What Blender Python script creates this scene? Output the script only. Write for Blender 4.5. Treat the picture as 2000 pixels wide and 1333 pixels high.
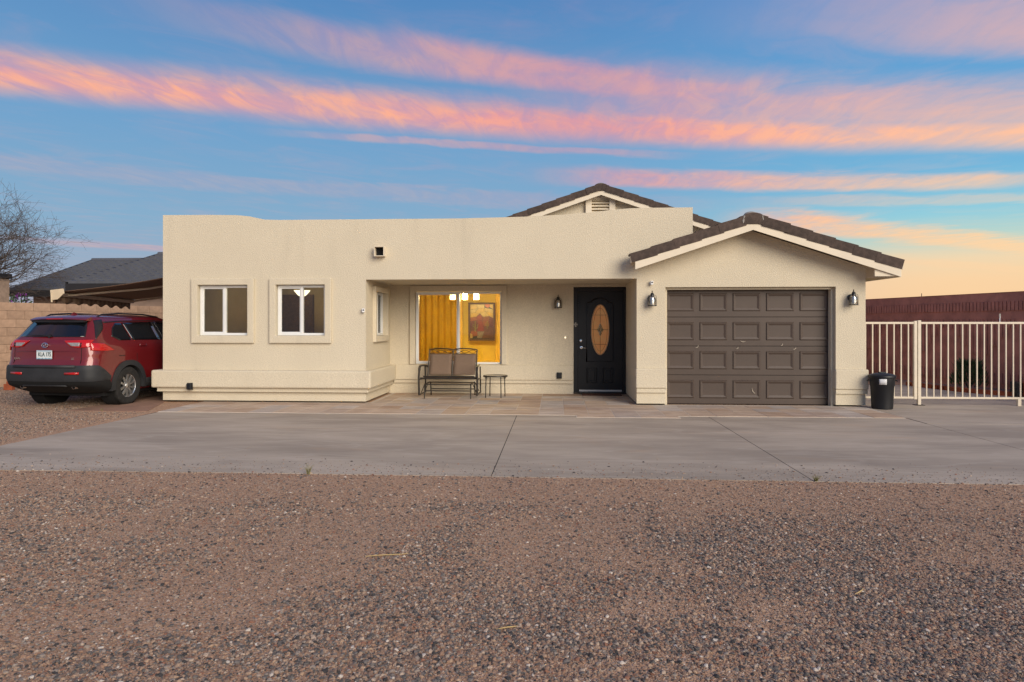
import bpy, bmesh, math, random
from mathutils import Vector, Matrix, noise as mnoise
from mathutils.bvhtree import BVHTree
R = math.radians
for o in list(bpy.data.objects):
    bpy.data.objects.remove(o)
sc = bpy.context.scene
COL = sc.collection
rnd = random.Random(7)

# ---------------------------------------------------------------- camera
YAW = math.atan(85 / 1333)
cam = bpy.data.cameras.new('camera')
cam.lens = 24.0
cam.sensor_width = 36.0
cam.shift_y = -34.5 / 2000
cam.clip_start = 0.05
cam.clip_end = 2000
camo = bpy.data.objects.new('camera', cam)
COL.objects.link(camo)
camo.location = (0, 0, 1.5)
camo.rotation_euler = (R(90), 0, YAW)
sc.camera = camo

# ---------------------------------------------------------------- view
sc.view_settings.view_transform = 'Standard'
sc.view_settings.look = 'None'
sc.view_settings.exposure = 0.0
sc.view_settings.gamma = 1.0
sc.view_settings.use_curve_mapping = False

# ---------------------------------------------------------------- sun: the broad afterglow of a sun that has just set
sd = bpy.data.lights.new('sun', 'SUN')
sd.energy = 3.9
sd.angle = R(40)
sd.color = (1.0, 0.89, 0.74)
suno = bpy.data.objects.new('sun', sd)
COL.objects.link(suno)
SUN_FROM = Vector((0.56, -0.78, 0.40)).normalized()
suno.rotation_euler = (-SUN_FROM).to_track_quat('-Z', 'Y').to_euler()
suno.location = (8, -6, 8)


def lin(r, g, b):
    f = lambda c: (c / 12.92 if c <= 0.04045 else ((c + 0.055) / 1.055) ** 2.4)
    return (f(r / 255), f(g / 255), f(b / 255))


# ---------------------------------------------------------------- node helper
class NT:
    def __init__(s, tree):
        s.t = tree
        s.n = tree.nodes
        s.l = tree.links

    def put(s, sock, v):
        if isinstance(v, bpy.types.NodeSocket):
            s.l.new(v, sock)
        elif isinstance(v, (tuple, list)) and len(v) == 3 and sock.type == 'RGBA':
            sock.default_value = (*v, 1)
        else:
            sock.default_value = v

    def math(s, op, a, b=0.0, c=0.0, clamp=False):
        n = s.n.new('ShaderNodeMath')
        n.operation = op
        n.use_clamp = clamp
        for i, v in enumerate((a, b, c)):
            s.put(n.inputs[i], v)
        return n.outputs[0]

    def ss(s, v, a, b, lo=0.0, hi=1.0):
        n = s.n.new('ShaderNodeMapRange')
        n.interpolation_type = 'SMOOTHSTEP'
        s.put(n.inputs['Value'], v)
        n.inputs['From Min'].default_value = a
        n.inputs['From Max'].default_value = b
        n.inputs['To Min'].default_value = lo
        n.inputs['To Max'].default_value = hi
        return n.outputs[0]

    def mix(s, f, a, b, mode='MIX'):
        n = s.n.new('ShaderNodeMix')
        n.data_type = 'RGBA'
        n.blend_type = mode
        s.put(n.inputs[0], f)
        s.put(n.inputs[6], a)
        s.put(n.inputs[7], b)
        return n.outputs[2]

    def ramp(s, v, stops, interp='LINEAR'):
        n = s.n.new('ShaderNodeValToRGB')
        n.color_ramp.interpolation = interp
        e = n.color_ramp.elements
        while len(e) < len(stops):
            e.new(0.5)
        for el, (p, c) in zip(e, stops):
            el.position = p
            el.color = (*c, 1)
        s.put(n.inputs[0], v)
        return n.outputs[0]

    def noise(s, vec, scale, detail=3.0, rough=0.55, dist=0.0):
        n = s.n.new('ShaderNodeTexNoise')
        if vec is not None:
            s.l.new(vec, n.inputs['Vector'])
        n.inputs['Scale'].default_value = scale
        n.inputs['Detail'].default_value = detail
        n.inputs['Roughness'].default_value = rough
        n.inputs['Distortion'].default_value = dist
        return n.outputs[0]

    def voro(s, vec, scale, feature='F1', out=0):
        n = s.n.new('ShaderNodeTexVoronoi')
        n.feature = feature
        s.l.new(vec, n.inputs['Vector'])
        n.inputs['Scale'].default_value = scale
        return n.outputs[out]

    def comb(s, x, y, z=0.0):
        n = s.n.new('ShaderNodeCombineXYZ')
        for i, v in enumerate((x, y, z)):
            s.put(n.inputs[i], v)
        return n.outputs[0]

    def sep(s, v):
        n = s.n.new('ShaderNodeSeparateXYZ')
        s.l.new(v, n.inputs[0])
        return n.outputs

    def coord(s, which='Object'):
        return s.n.new('ShaderNodeTexCoord').outputs[which]

    def mapping(s, vec, scale=(1, 1, 1), rot=(0, 0, 0), loc=(0, 0, 0)):
        n = s.n.new('ShaderNodeMapping')
        s.l.new(vec, n.inputs[0])
        n.inputs['Location'].default_value = loc
        n.inputs['Rotation'].default_value = rot
        n.inputs['Scale'].default_value = scale
        return n.outputs[0]

    def bump(s, h, strength, dist, normal=None):
        n = s.n.new('ShaderNodeBump')
        n.inputs['Strength'].default_value = strength
        n.inputs['Distance'].default_value = dist
        s.l.new(h, n.inputs['Height'])
        if normal is not None:
            s.l.new(normal, n.inputs['Normal'])
        return n.outputs[0]


# ---------------------------------------------------------------- world: evening sky with cirrus on a cloud plane
world = bpy.data.worlds.new('World')
sc.world = world
world.use_nodes = True
w = NT(world.node_tree)
w.n.clear()
d = w.sep(w.coord('Generated'))
dz = w.math('MAXIMUM', d[2], 0.0)
hor = w.math('SQRT', w.math('ADD', w.math('MULTIPLY', d[0], d[0]), w.math('MULTIPLY', d[1], d[1])))
tanel = w.math('DIVIDE', dz, w.math('MAXIMUM', hor, 0.001))
elev = w.math('DIVIDE', w.math('ARCTANGENT', tanel, 0.0), math.pi / 2)      # 0 horizon .. 1 zenith
cool = w.ramp(elev, [(0.0, lin(178, 172, 184)), (0.035, lin(160, 174, 194)), (0.085, lin(136, 174, 203)),
                     (0.17, lin(112, 162, 205)), (0.28, lin(86, 137, 191)), (0.6, lin(62, 108, 168)), (1.0, lin(52, 92, 150))])
warm = w.ramp(elev, [(0.0, lin(250, 206, 156)), (0.036, lin(250, 212, 166)), (0.052, lin(240, 216, 178)), (0.068, lin(188, 214, 204)), (0.088, lin(145, 205, 222)),
                     (0.12, lin(116, 182, 219)), (0.18, lin(102, 166, 213)), (0.27, lin(88, 148, 206)), (0.6, lin(64, 112, 172)), (1.0, lin(52, 92, 150))])
az = w.math('DIVIDE', d[0], w.math('MAXIMUM', hor, 0.001))                     # -1 west wing .. +1 towards the sunset
base = w.mix(w.ss(az, -0.05, 0.5), cool, warm)
zz = w.math('MAXIMUM', d[2], 0.035)
X = w.math('DIVIDE', d[0], zz)
Y = w.math('DIVIDE', d[1], zz)
XX = w.math('MINIMUM', w.math('MULTIPLY', X, X), 60.0)
v1 = w.math('ADD', w.math('SUBTRACT', Y, w.math('MULTIPLY', X, 0.265)), w.math('MULTIPLY', XX, 0.052))
v2 = w.math('ADD', w.math('SUBTRACT', Y, w.math('MULTIPLY', X, 0.42)), w.math('MULTIPLY', XX, 0.06))
v3 = w.math('SUBTRACT', Y, w.math('MULTIPLY', X, 0.65))
fib = w.noise(w.comb(w.math('MULTIPLY', X, 1.2), w.math('MULTIPLY', v1, 1.35), 3.0), 1.7, 7.0, 0.6, 0.8)
puff = w.noise(w.comb(w.math('MULTIPLY', X, 3.4), w.math('MULTIPLY', v1, 1.15), 9.0), 2.2, 7.0, 0.6, 0.7)
big = w.noise(w.comb(w.math('MULTIPLY', X, 0.5), w.math('MULTIPLY', v1, 0.8), 5.0), 1.1, 3.0, 0.5)
wob = w.math('ADD', w.math('MULTIPLY', w.math('SUBTRACT', fib, 0.5), 0.5), w.math('MULTIPLY', w.math('SUBTRACT', big, 0.5), 0.5))


def band(v, c, hw, op, u0=None, u1=None, wobble=1.0, core=0.25):
    dv = w.math('ABSOLUTE', w.math('ADD', w.math('SUBTRACT', v, c), w.math('MULTIPLY', wob, wobble)))
    b = w.ss(dv, hw, hw * core, 0.0, op)
    if u0:
        b = w.math('MULTIPLY', b, w.ss(X, u0[0], u0[1]))
    if u1:
        b = w.math('MULTIPLY', b, w.ss(X, u1[1], u1[0]))
    return b


bands = [band(v1, 3.43, 0.50, 1.0, wobble=0.42, core=0.05),
         band(v2, 2.76, 0.30, 0.66, (-1.6, -0.1), wobble=0.55),
         band(v1, 3.02, 0.66, 0.62, (-0.5, 0.7), wobble=0.8),
         band(v1, 4.66, 0.42, 0.75, (-0.4, 0.8), (2.9, 3.8), wobble=0.8),
         band(v1, 3.96, 0.13, 0.40, (-1.7, -0.9), (0.2, 1.0), wobble=0.5),
         band(v1, 5.4, 0.35, 0.35, (1.0, 2.5), None, wobble=1.2),
         band(v3, 5.35, 0.85, 0.9, (1.3, 2.4), None, wobble=1.6),
         band(v3, 7.6, 0.8, 0.45, (4.0, 6.0), None, wobble=2.2),
         band(v1, 2.05, 0.36, 0.55, (0.2, 1.8), None, wobble=0.8),
         band(v1, 11.7, 0.8, 0.36, (-6.8, -6.0), (-5.4, -4.4), wobble=1.5),
         band(v1, 5.6, 0.5, 0.16, None, (0.5, 2.0), wobble=1.8),
         band(v1, -3.0, 0.8, 0.6, wobble=1.0),
         band(v1, 0.2, 0.5, 0.45, wobble=1.0)]
cov = bands[0]
for b in bands[1:]:
    cov = w.math('MAXIMUM', cov, b)
tex = w.math('ADD', w.math('MULTIPLY', fib, 0.9), w.math('MULTIPLY', puff, 0.8))
tex = w.ss(tex, 0.45, 1.15, 0.58, 1.08)
cov = w.math('MULTIPLY', cov, tex, clamp=True)
veil = w.math('MULTIPLY', w.ss(fib, 0.42, 0.8), 0.12)
cov = w.math('MAXIMUM', cov, veil, clamp=True)
ccol = w.mix(w.ss(puff, 0.35, 0.65), lin(226, 160, 168), lin(252, 178, 150))
ccol = w.mix(w.ss(az, 0.05, 0.55), ccol, w.mix(w.ss(elev, 0.05, 0.2), lin(255, 214, 166), lin(255, 186, 160)))
ccol = w.mix(w.math('MULTIPLY', w.ss(w.math('ABSOLUTE', w.math('SUBTRACT', az, 0.02)), 0.3, 0.0), 0.55), ccol, lin(232, 150, 158))
skyc = w.mix(cov, base, ccol)
bg = w.n.new('ShaderNodeBackground')
w.l.new(skyc, bg.inputs[0])
bg.inputs[1].default_value = 1.0
out = w.n.new('ShaderNodeOutputWorld')
w.l.new(bg.outputs[0], out.inputs[0])


# ---------------------------------------------------------------- materials
def new_mat(name):
    m = bpy.data.materials.new(name)
    m.use_nodes = True
    t = NT(m.node_tree)
    return m, t, m.node_tree.nodes['Principled BSDF']


def mat(name, col, rough=0.6, metal=0.0, var=0.08, vscale=3.0, bump=0.0, bscale=60.0, bdist=0.01, spec=0.4, coat=0.0, rand=0.0, emit=0.0):
    m, t, p = new_mat(name)
    co = t.coord('Object')
    nz = t.noise(co, vscale, 5.0, 0.6)
    dark = tuple(c * (1 - var) for c in col)
    light = tuple(min(1, c * (1 + var)) for c in col)
    c = t.mix(t.ss(nz, 0.3, 0.7), dark, light)
    if rand:
        oi = t.n.new('ShaderNodeObjectInfo').outputs['Random']
        k = t.math('ADD', t.math('MULTIPLY', oi, 2 * rand), 1 - rand)
        c = t.mix(1.0, c, t.comb(k, k, k), 'MULTIPLY')
    t.put(p.inputs['Base Color'], c)
    p.inputs['Roughness'].default_value = rough
    p.inputs['Metallic'].default_value = metal
    p.inputs['Specular IOR Level'].default_value = spec
    p.inputs['Coat Weight'].default_value = coat
    if bump:
        t.put(p.inputs['Normal'], t.bump(t.noise(co, bscale, 4.0, 0.6), bump, bdist))
    if emit:
        t.put(p.inputs['Emission Color'], c)
        p.inputs['Emission Strength'].default_value = emit
    return m


def glass_mat(name, tint=(1, 1, 1), refl=1.0, rough=0.02):
    m, t, p = new_mat(name)
    t.n.remove(p)
    tr = t.n.new('ShaderNodeBsdfTransparent')
    tr.inputs[0].default_value = (*tint, 1)
    gl = t.n.new('ShaderNodeBsdfGlossy')
    gl.inputs['Roughness'].default_value = rough
    fr = t.n.new('ShaderNodeFresnel')
    fr.inputs[0].default_value = 1.5
    mx = t.n.new('ShaderNodeMixShader')
    t.put(mx.inputs[0], t.math('MULTIPLY', fr.outputs[0], refl, clamp=True))
    t.l.new(tr.outputs[0], mx.inputs[1])
    t.l.new(gl.outputs[0], mx.inputs[2])
    t.l.new(mx.outputs[0], t.n['Material Output'].inputs[0])
    return m


def stucco_mat(name, col):
    m, t, p = new_mat(name)
    co = t.coord('Object')
    a = t.noise(co, 0.7, 4.0, 0.6)
    b = t.noise(co, 55.0, 3.0, 0.65)
    streak = t.noise(t.mapping(co, (2.2, 2.2, 0.35)), 1.5, 4.0, 0.6)
    c = t.mix(t.ss(a, 0.3, 0.7), tuple(k * 0.93 for k in col), tuple(k * 1.05 for k in col))
    c = t.mix(t.ss(b, 0.35, 0.7), tuple(k * 0.86 for k in col), c)
    c = t.mix(t.math('MULTIPLY', t.ss(streak, 0.52, 0.78), 0.26), c, tuple(k * 0.7 for k in col))
    t.put(p.inputs['Base Color'], c)
    p.inputs['Roughness'].default_value = 0.92
    p.inputs['Specular IOR Level'].default_value = 0.15
    h = t.math('ADD', t.ss(t.noise(co, 58.0, 3.0, 0.6, 0.3), 0.36, 0.68), t.math('MULTIPLY', t.noise(co, 150.0, 2.0), 0.4))
    t.put(p.inputs['Normal'], t.bump(h, 0.5, 0.009))
    return m


STUCCO = stucco_mat('stucco', (0.69, 0.605, 0.455))
TRIM = mat('painted_trim', (0.70, 0.61, 0.47), 0.7, var=0.04, bump=0.15, bscale=40)
VINYL = mat('white_vinyl', (0.72, 0.72, 0.70), 0.4, var=0.03)
BLACK = mat('black_metal', (0.012, 0.012, 0.013), 0.4, var=0.2, spec=0.5)
BRONZE = mat('bronze_metal', (0.035, 0.028, 0.022), 0.45, metal=0.3, var=0.25, vscale=12)
DOORBLK = mat('black_door_paint', (0.006, 0.006, 0.0065), 0.38, var=0.2, bump=0.1, bscale=25, spec=0.4)
GARAGE = mat('brown_door_paint', (0.070, 0.049, 0.038), 0.5, var=0.10, vscale=1.6, bump=0.12, bscale=120, bdist=0.004)
TILE = mat('concrete_roof_tile', (0.070, 0.048, 0.038), 0.85, var=0.3, vscale=9, bump=0.5, bscale=60, rand=0.18)
MORTAR = mat('grey_mortar', (0.30, 0.28, 0.25), 0.95, var=0.2, vscale=20, bump=0.6, bscale=40)
GREYTILE = mat('grey_roof_tile', (0.085, 0.088, 0.100), 0.8, var=0.10, vscale=5, bump=0.15, bscale=40)
DARKFASCIA = mat('dark_fascia', (0.018, 0.016, 0.016), 0.6)
NBWALL = mat('neighbour_stucco', (0.30, 0.21, 0.16), 0.95, var=0.1, bump=0.4, bscale=40)
BLOCK = mat('tan_block', (0.40, 0.262, 0.175), 0.95, var=0.16, vscale=5, bump=0.6, bscale=70, rand=0.10)
BLKMORTAR = mat('block_mortar', (0.33, 0.235, 0.17), 0.98, var=0.15, vscale=9, bump=0.4)
REDWALL = mat('red_painted_block', (0.48, 0.20, 0.145), 0.9, var=0.2, vscale=2.5, bump=0.6, bscale=70)
CREAMPAINT = mat('cream_metal', (0.66, 0.57, 0.44), 0.5, var=0.06, vscale=8)
SILVER = mat('silver_alloy', (0.60, 0.60, 0.60), 0.3, metal=0.9, var=0.05)
CHROME = mat('chrome', (0.8, 0.8, 0.8), 0.12, metal=1.0, var=0.02)
RUBBER = mat('tyre_rubber', (0.018, 0.017, 0.016), 0.85, var=0.3, vscale=10, bump=0.3, bscale=90)
PLASTIC = mat('grey_cladding', (0.022, 0.023, 0.025), 0.6, var=0.15, vscale=6, bump=0.15, bscale=300, bdist=0.002)
UNDER = mat('black_underbody', (0.006, 0.006, 0.006), 0.9)
REDPAINT = mat('red_car_paint', (0.15, 0.003, 0.005), 0.45, metal=0.3, var=0.05, coat=1.0, spec=0.5)
CARGLASS = mat('tinted_car_glass', (0.004, 0.005, 0.006), 0.05, spec=0.7, var=0.05)
REDLENS = mat('red_lens', (0.42, 0.008, 0.006), 0.12, coat=0.6, var=0.1)
CLEARLENS = mat('clear_lens', (0.24, 0.23, 0.23), 0.15, var=0.2, vscale=30, coat=0.6)
PLATE = mat('plate_white', (0.62, 0.66, 0.66), 0.4, var=0.06, vscale=25)
PLATEBLUE = mat('plate_blue', (0.10, 0.28, 0.42), 0.4, var=0.3, vscale=40)
PLATEINK = mat('plate_ink', (0.02, 0.05, 0.05), 0.5)
SLING = mat('brown_sling_fabric', (0.17, 0.115, 0.08), 0.9, var=0.15, vscale=60, bump=0.5, bscale=350, bdist=0.003)
TABLEGLASS = mat('frosted_table_glass', (0.16, 0.13, 0.10), 0.25, var=0.1)
MATBROWN = mat('coir_mat', (0.085, 0.035, 0.022), 1.0, var=0.4, vscale=40, bump=0.8, bscale=200)
BINBLK = mat('black_bin_plastic', (0.007, 0.0075, 0.010), 0.5, var=0.15, bump=0.1, bscale=60)
WHITE = mat('white_plastic', (0.72, 0.72, 0.72), 0.4, var=0.04)
GLASS = glass_mat('window_glass', (0.86, 0.88, 0.86), 1.0)
CLEARGLASS = glass_mat('clear_glass', (0.97, 0.97, 0.97), 0.7)
SCREEN = glass_mat('insect_screen', (0.70, 0.68, 0.64), 0.0)
SEEDED = mat('silvered_glass', (0.50, 0.49, 0.46), 0.22, metal=0.7, var=0.35, vscale=14)
CURTAIN = mat('gold_curtain', (0.70, 0.47, 0.06), 0.85, var=0.12, vscale=2)
ROOMGOLD = mat('gold_room_wall', (0.72, 0.52, 0.08), 0.9, var=0.05)
ROOMDARK = mat('dim_room_wall', (0.30, 0.235, 0.13), 0.9, var=0.15, vscale=1.0)
ROOMWHITE = mat('room_ceiling', (0.6, 0.52, 0.36), 0.9)
WOODFRAME = mat('dark_picture_frame', (0.075, 0.040, 0.018), 0.5, var=0.3, vscale=20)
BULB = mat('lit_glass_shade', (1.0, 0.80, 0.42), 0.4, var=0.0, emit=9.0)
BOWL = mat('lit_bowl_shade', (1.0, 0.86, 0.62), 0.4, var=0.0, emit=2.4)
BELLGLOW = mat('lit_bell_button', (1.0, 0.85, 0.6), 0.4, var=0.0, emit=1.6)
BARK = mat('grey_bark', (0.085, 0.066, 0.055), 0.95, var=0.3, vscale=20)
LEAF = mat('dark_leaf', (0.028, 0.050, 0.018), 0.7, var=0.4, vscale=8)
LEAF2 = mat('yellow_green_leaf', (0.17, 0.15, 0.045), 0.8, var=0.3, vscale=9)
PURPLE = mat('purple_flower', (0.13, 0.02, 0.16), 0.8)
WEED = mat('dry_weed', (0.20, 0.18, 0.07), 0.9, var=0.3, vscale=30)
TWIG = mat('straw_twig', (0.42, 0.30, 0.14), 0.9, var=0.2, vscale=30)
ORANGEBRICK = mat('orange_brick', (0.30, 0.075, 0.030), 0.9, var=0.2, vscale=12, bump=0.4)
STONE = mat('chimney_stone', (0.33, 0.23, 0.13), 0.95, var=0.3, vscale=4, bump=0.5, bscale=20, rand=0.35)
REDPAVE = mat('reddish_pad_concrete', (0.27, 0.155, 0.105), 0.9, var=0.15, vscale=3, bump=0.3, bscale=60)
AWNCLOTH = None


def concrete_mat():
    m, t, p = new_mat('driveway_concrete')
    g = t.coord('Object')
    a = t.noise(t.mapping(g, (0.30, 0.9, 1)), 1.3, 5.0, 0.6, 0.3)
    b = t.noise(t.mapping(g, (0.5, 5.0, 1)), 3.0, 5.0, 0.62)
    f = t.noise(g, 90.0, 2.0, 0.6)
    c = t.mix(t.ss(a, 0.34, 0.66), (0.325, 0.272, 0.212), (0.47, 0.396, 0.308))
    c = t.mix(t.math('MULTIPLY', t.ss(b, 0.5, 0.75), 0.40), c, (0.27, 0.226, 0.183))
    rust = t.noise(t.mapping(g, (0.6, 1.6, 1), loc=(3, 1, 0)), 1.0, 5.0, 0.65)
    c = t.mix(t.math('MULTIPLY', t.ss(rust, 0.56, 0.74), 0.38), c, (0.46, 0.31, 0.19))
    c = t.mix(t.math('MULTIPLY', t.ss(f, 0.35, 0.75), 0.16), c, (0.24, 0.20, 0.165))
    arc = t.noise(t.mapping(g, (0.22, 1.1, 1), (0, 0, 0.35), (1.7, 0.4, 0)), 2.2, 3.0, 0.5, 0.2)
    c = t.mix(t.math('MULTIPLY', t.ss(t.math('ABSOLUTE', t.math('SUBTRACT', arc, 0.5)), 0.03, 0.0), 0.22), c, (0.56, 0.49, 0.40))
    oil = t.voro(t.mapping(g, (0.7, 1.0, 1), (0, 0, 0.2), (0.3, 0.1, 0)), 0.8)
    c = t.mix(t.math('MULTIPLY', t.ss(t.math('ADD', oil, t.math('MULTIPLY', f, 0.25)), 0.30, 0.14), 0.28), c, (0.16, 0.13, 0.11))
    t.put(p.inputs['Base Color'], c)
    p.inputs['Roughness'].default_value = 0.82
    p.inputs['Specular IOR Level'].default_value = 0.3
    t.put(p.inputs['Normal'], t.bump(t.math('ADD', f, t.math('MULTIPLY', b, 0.8)), 0.18, 0.006))
    return m


def paver_mat():
    m, t, p = new_mat('travertine_paver')
    g = t.coord('Object')
    oi = t.n.new('ShaderNodeObjectInfo')
    r = oi.outputs['Random']
    loc = oi.outputs['Location']
    vm = t.n.new('ShaderNodeVectorMath')
    vm.operation = 'ADD'
    t.l.new(g, vm.inputs[0])
    t.l.new(loc, vm.inputs[1])
    a = t.noise(t.mapping(vm.outputs[0], (1.0, 3.0, 1)), 2.2, 6.0, 0.65, 0.4)
    c1 = t.ramp(r, [(0.0, (0.58, 0.46, 0.35)), (0.3, (0.51, 0.385, 0.28)), (0.5, (0.45, 0.315, 0.22)), (0.7, (0.55, 0.48, 0.41)), (0.85, (0.46, 0.40, 0.35)), (1.0, (0.52, 0.37, 0.26))])
    c = t.mix(t.ss(a, 0.35, 0.68), t.mix(1.0, c1, (0.75, 0.70, 0.66), 'MULTIPLY'), c1)
    c = t.mix(t.math('MULTIPLY', t.ss(a, 0.62, 0.75), 0.4), c, (0.52, 0.45, 0.38))
    t.put(p.inputs['Base Color'], c)
    p.inputs['Roughness'].default_value = 0.75
    t.put(p.inputs['Normal'], t.bump(t.noise(vm.outputs[0], 40, 4), 0.2, 0.006))
    return m


def sand_mat():
    m, t, p = new_mat('sandy_gravel_ground')
    g = t.coord('Object')
    a = t.noise(g, 0.55, 4.0, 0.6)
    v = t.n.new('ShaderNodeTexVoronoi')
    t.l.new(g, v.inputs['Vector'])
    v.inputs['Scale'].default_value = 105.0
    vc = t.sep(v.outputs['Color'])
    grain = t.ramp(vc[0], [(0.0, (0.11, 0.072, 0.055)), (0.18, (0.27, 0.16, 0.105)), (0.45, (0.47, 0.31, 0.21)), (0.7, (0.39, 0.24, 0.16)), (0.88, (0.53, 0.41, 0.32)), (1.0, (0.64, 0.56, 0.48))])
    c = t.mix(0.5, grain, t.mix(t.ss(a, 0.3, 0.7), (0.52, 0.315, 0.18), (0.42, 0.25, 0.148)))
    t.put(p.inputs['Base Color'], c)
    p.inputs['Roughness'].default_value = 0.95
    p.inputs['Specular IOR Level'].default_value = 0.15
    s3 = t.sep(g)
    xr = t.math('ADD', s3[0], t.math('MULTIPLY', s3[1], 0.42))
    rut = t.math('MULTIPLY', t.math('SINE', t.math('MULTIPLY', t.math('ADD', xr, t.math('MULTIPLY', a, 0.3)), 62.0)), t.math('MULTIPLY', t.ss(s3[0], 1.2, 2.6), t.ss(t.noise(t.mapping(g, (1.4, 0.25, 1)), 1.6, 2.0), 0.42, 0.6)))
    h0 = t.math('MULTIPLY', rut, 0.9)
    h = t.math('ADD', t.math('ADD', h0, t.math('MULTIPLY', v.outputs['Distance'], -0.8)), t.math('MULTIPLY', t.noise(g, 9.0, 5.0, 0.65), 1.2))
    t.put(p.inputs['Normal'], t.bump(h, 0.6, 0.012))
    return m


def pebble_mat():
    m, t, p = new_mat('mixed_pebble')
    at = t.n.new('ShaderNodeAttribute')
    at.attribute_type = 'INSTANCER'
    at.attribute_name = 'tone'
    tone = at.outputs['Fac']
    c = t.ramp(tone, [(0.0, (0.060, 0.056, 0.053)), (0.10, (0.125, 0.112, 0.100)), (0.25, (0.235, 0.160, 0.118)), (0.38, (0.32, 0.20, 0.135)),
                      (0.52, (0.18, 0.158, 0.14)), (0.63, (0.39, 0.27, 0.185)), (0.77, (0.28, 0.14, 0.09)), (0.82, (0.32, 0.262, 0.212)),
                      (0.92, (0.45, 0.345, 0.26)), (0.978, (0.58, 0.51, 0.43))], 'CONSTANT')
    nz = t.noise(t.coord('Object'), 3.0, 3.0)
    c = t.mix(t.ss(nz, 0.3, 0.7), t.mix(1.0, c, (0.74, 0.72, 0.72), 'MULTIPLY'), c)
    t.put(p.inputs['Base Color'], c)
    p.inputs['Roughness'].default_value = 0.8
    p.inputs['Specular IOR Level'].default_value = 0.25
    return m


def awning_mat():
    m, t, p = new_mat('striped_awning_cloth')
    s = t.sep(t.coord('Object'))
    k = t.math('FRACT', t.math('MULTIPLY', s[1], 5.5))
    st = t.ss(k, 0.46, 0.54)
    c = t.mix(st, (0.20, 0.125, 0.082), (0.27, 0.19, 0.13))
    t.put(p.inputs['Base Color'], c)
    p.inputs['Roughness'].default_value = 0.95
    return m


CONCRETE = concrete_mat()
PAVER = paver_mat()
SAND = sand_mat()
PEBBLE = pebble_mat()
AWNCLOTH = awning_mat()
GROUT = mat('pale_grout', (0.52, 0.45, 0.37), 0.95, var=0.1, vscale=8, bump=0.2)


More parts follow.
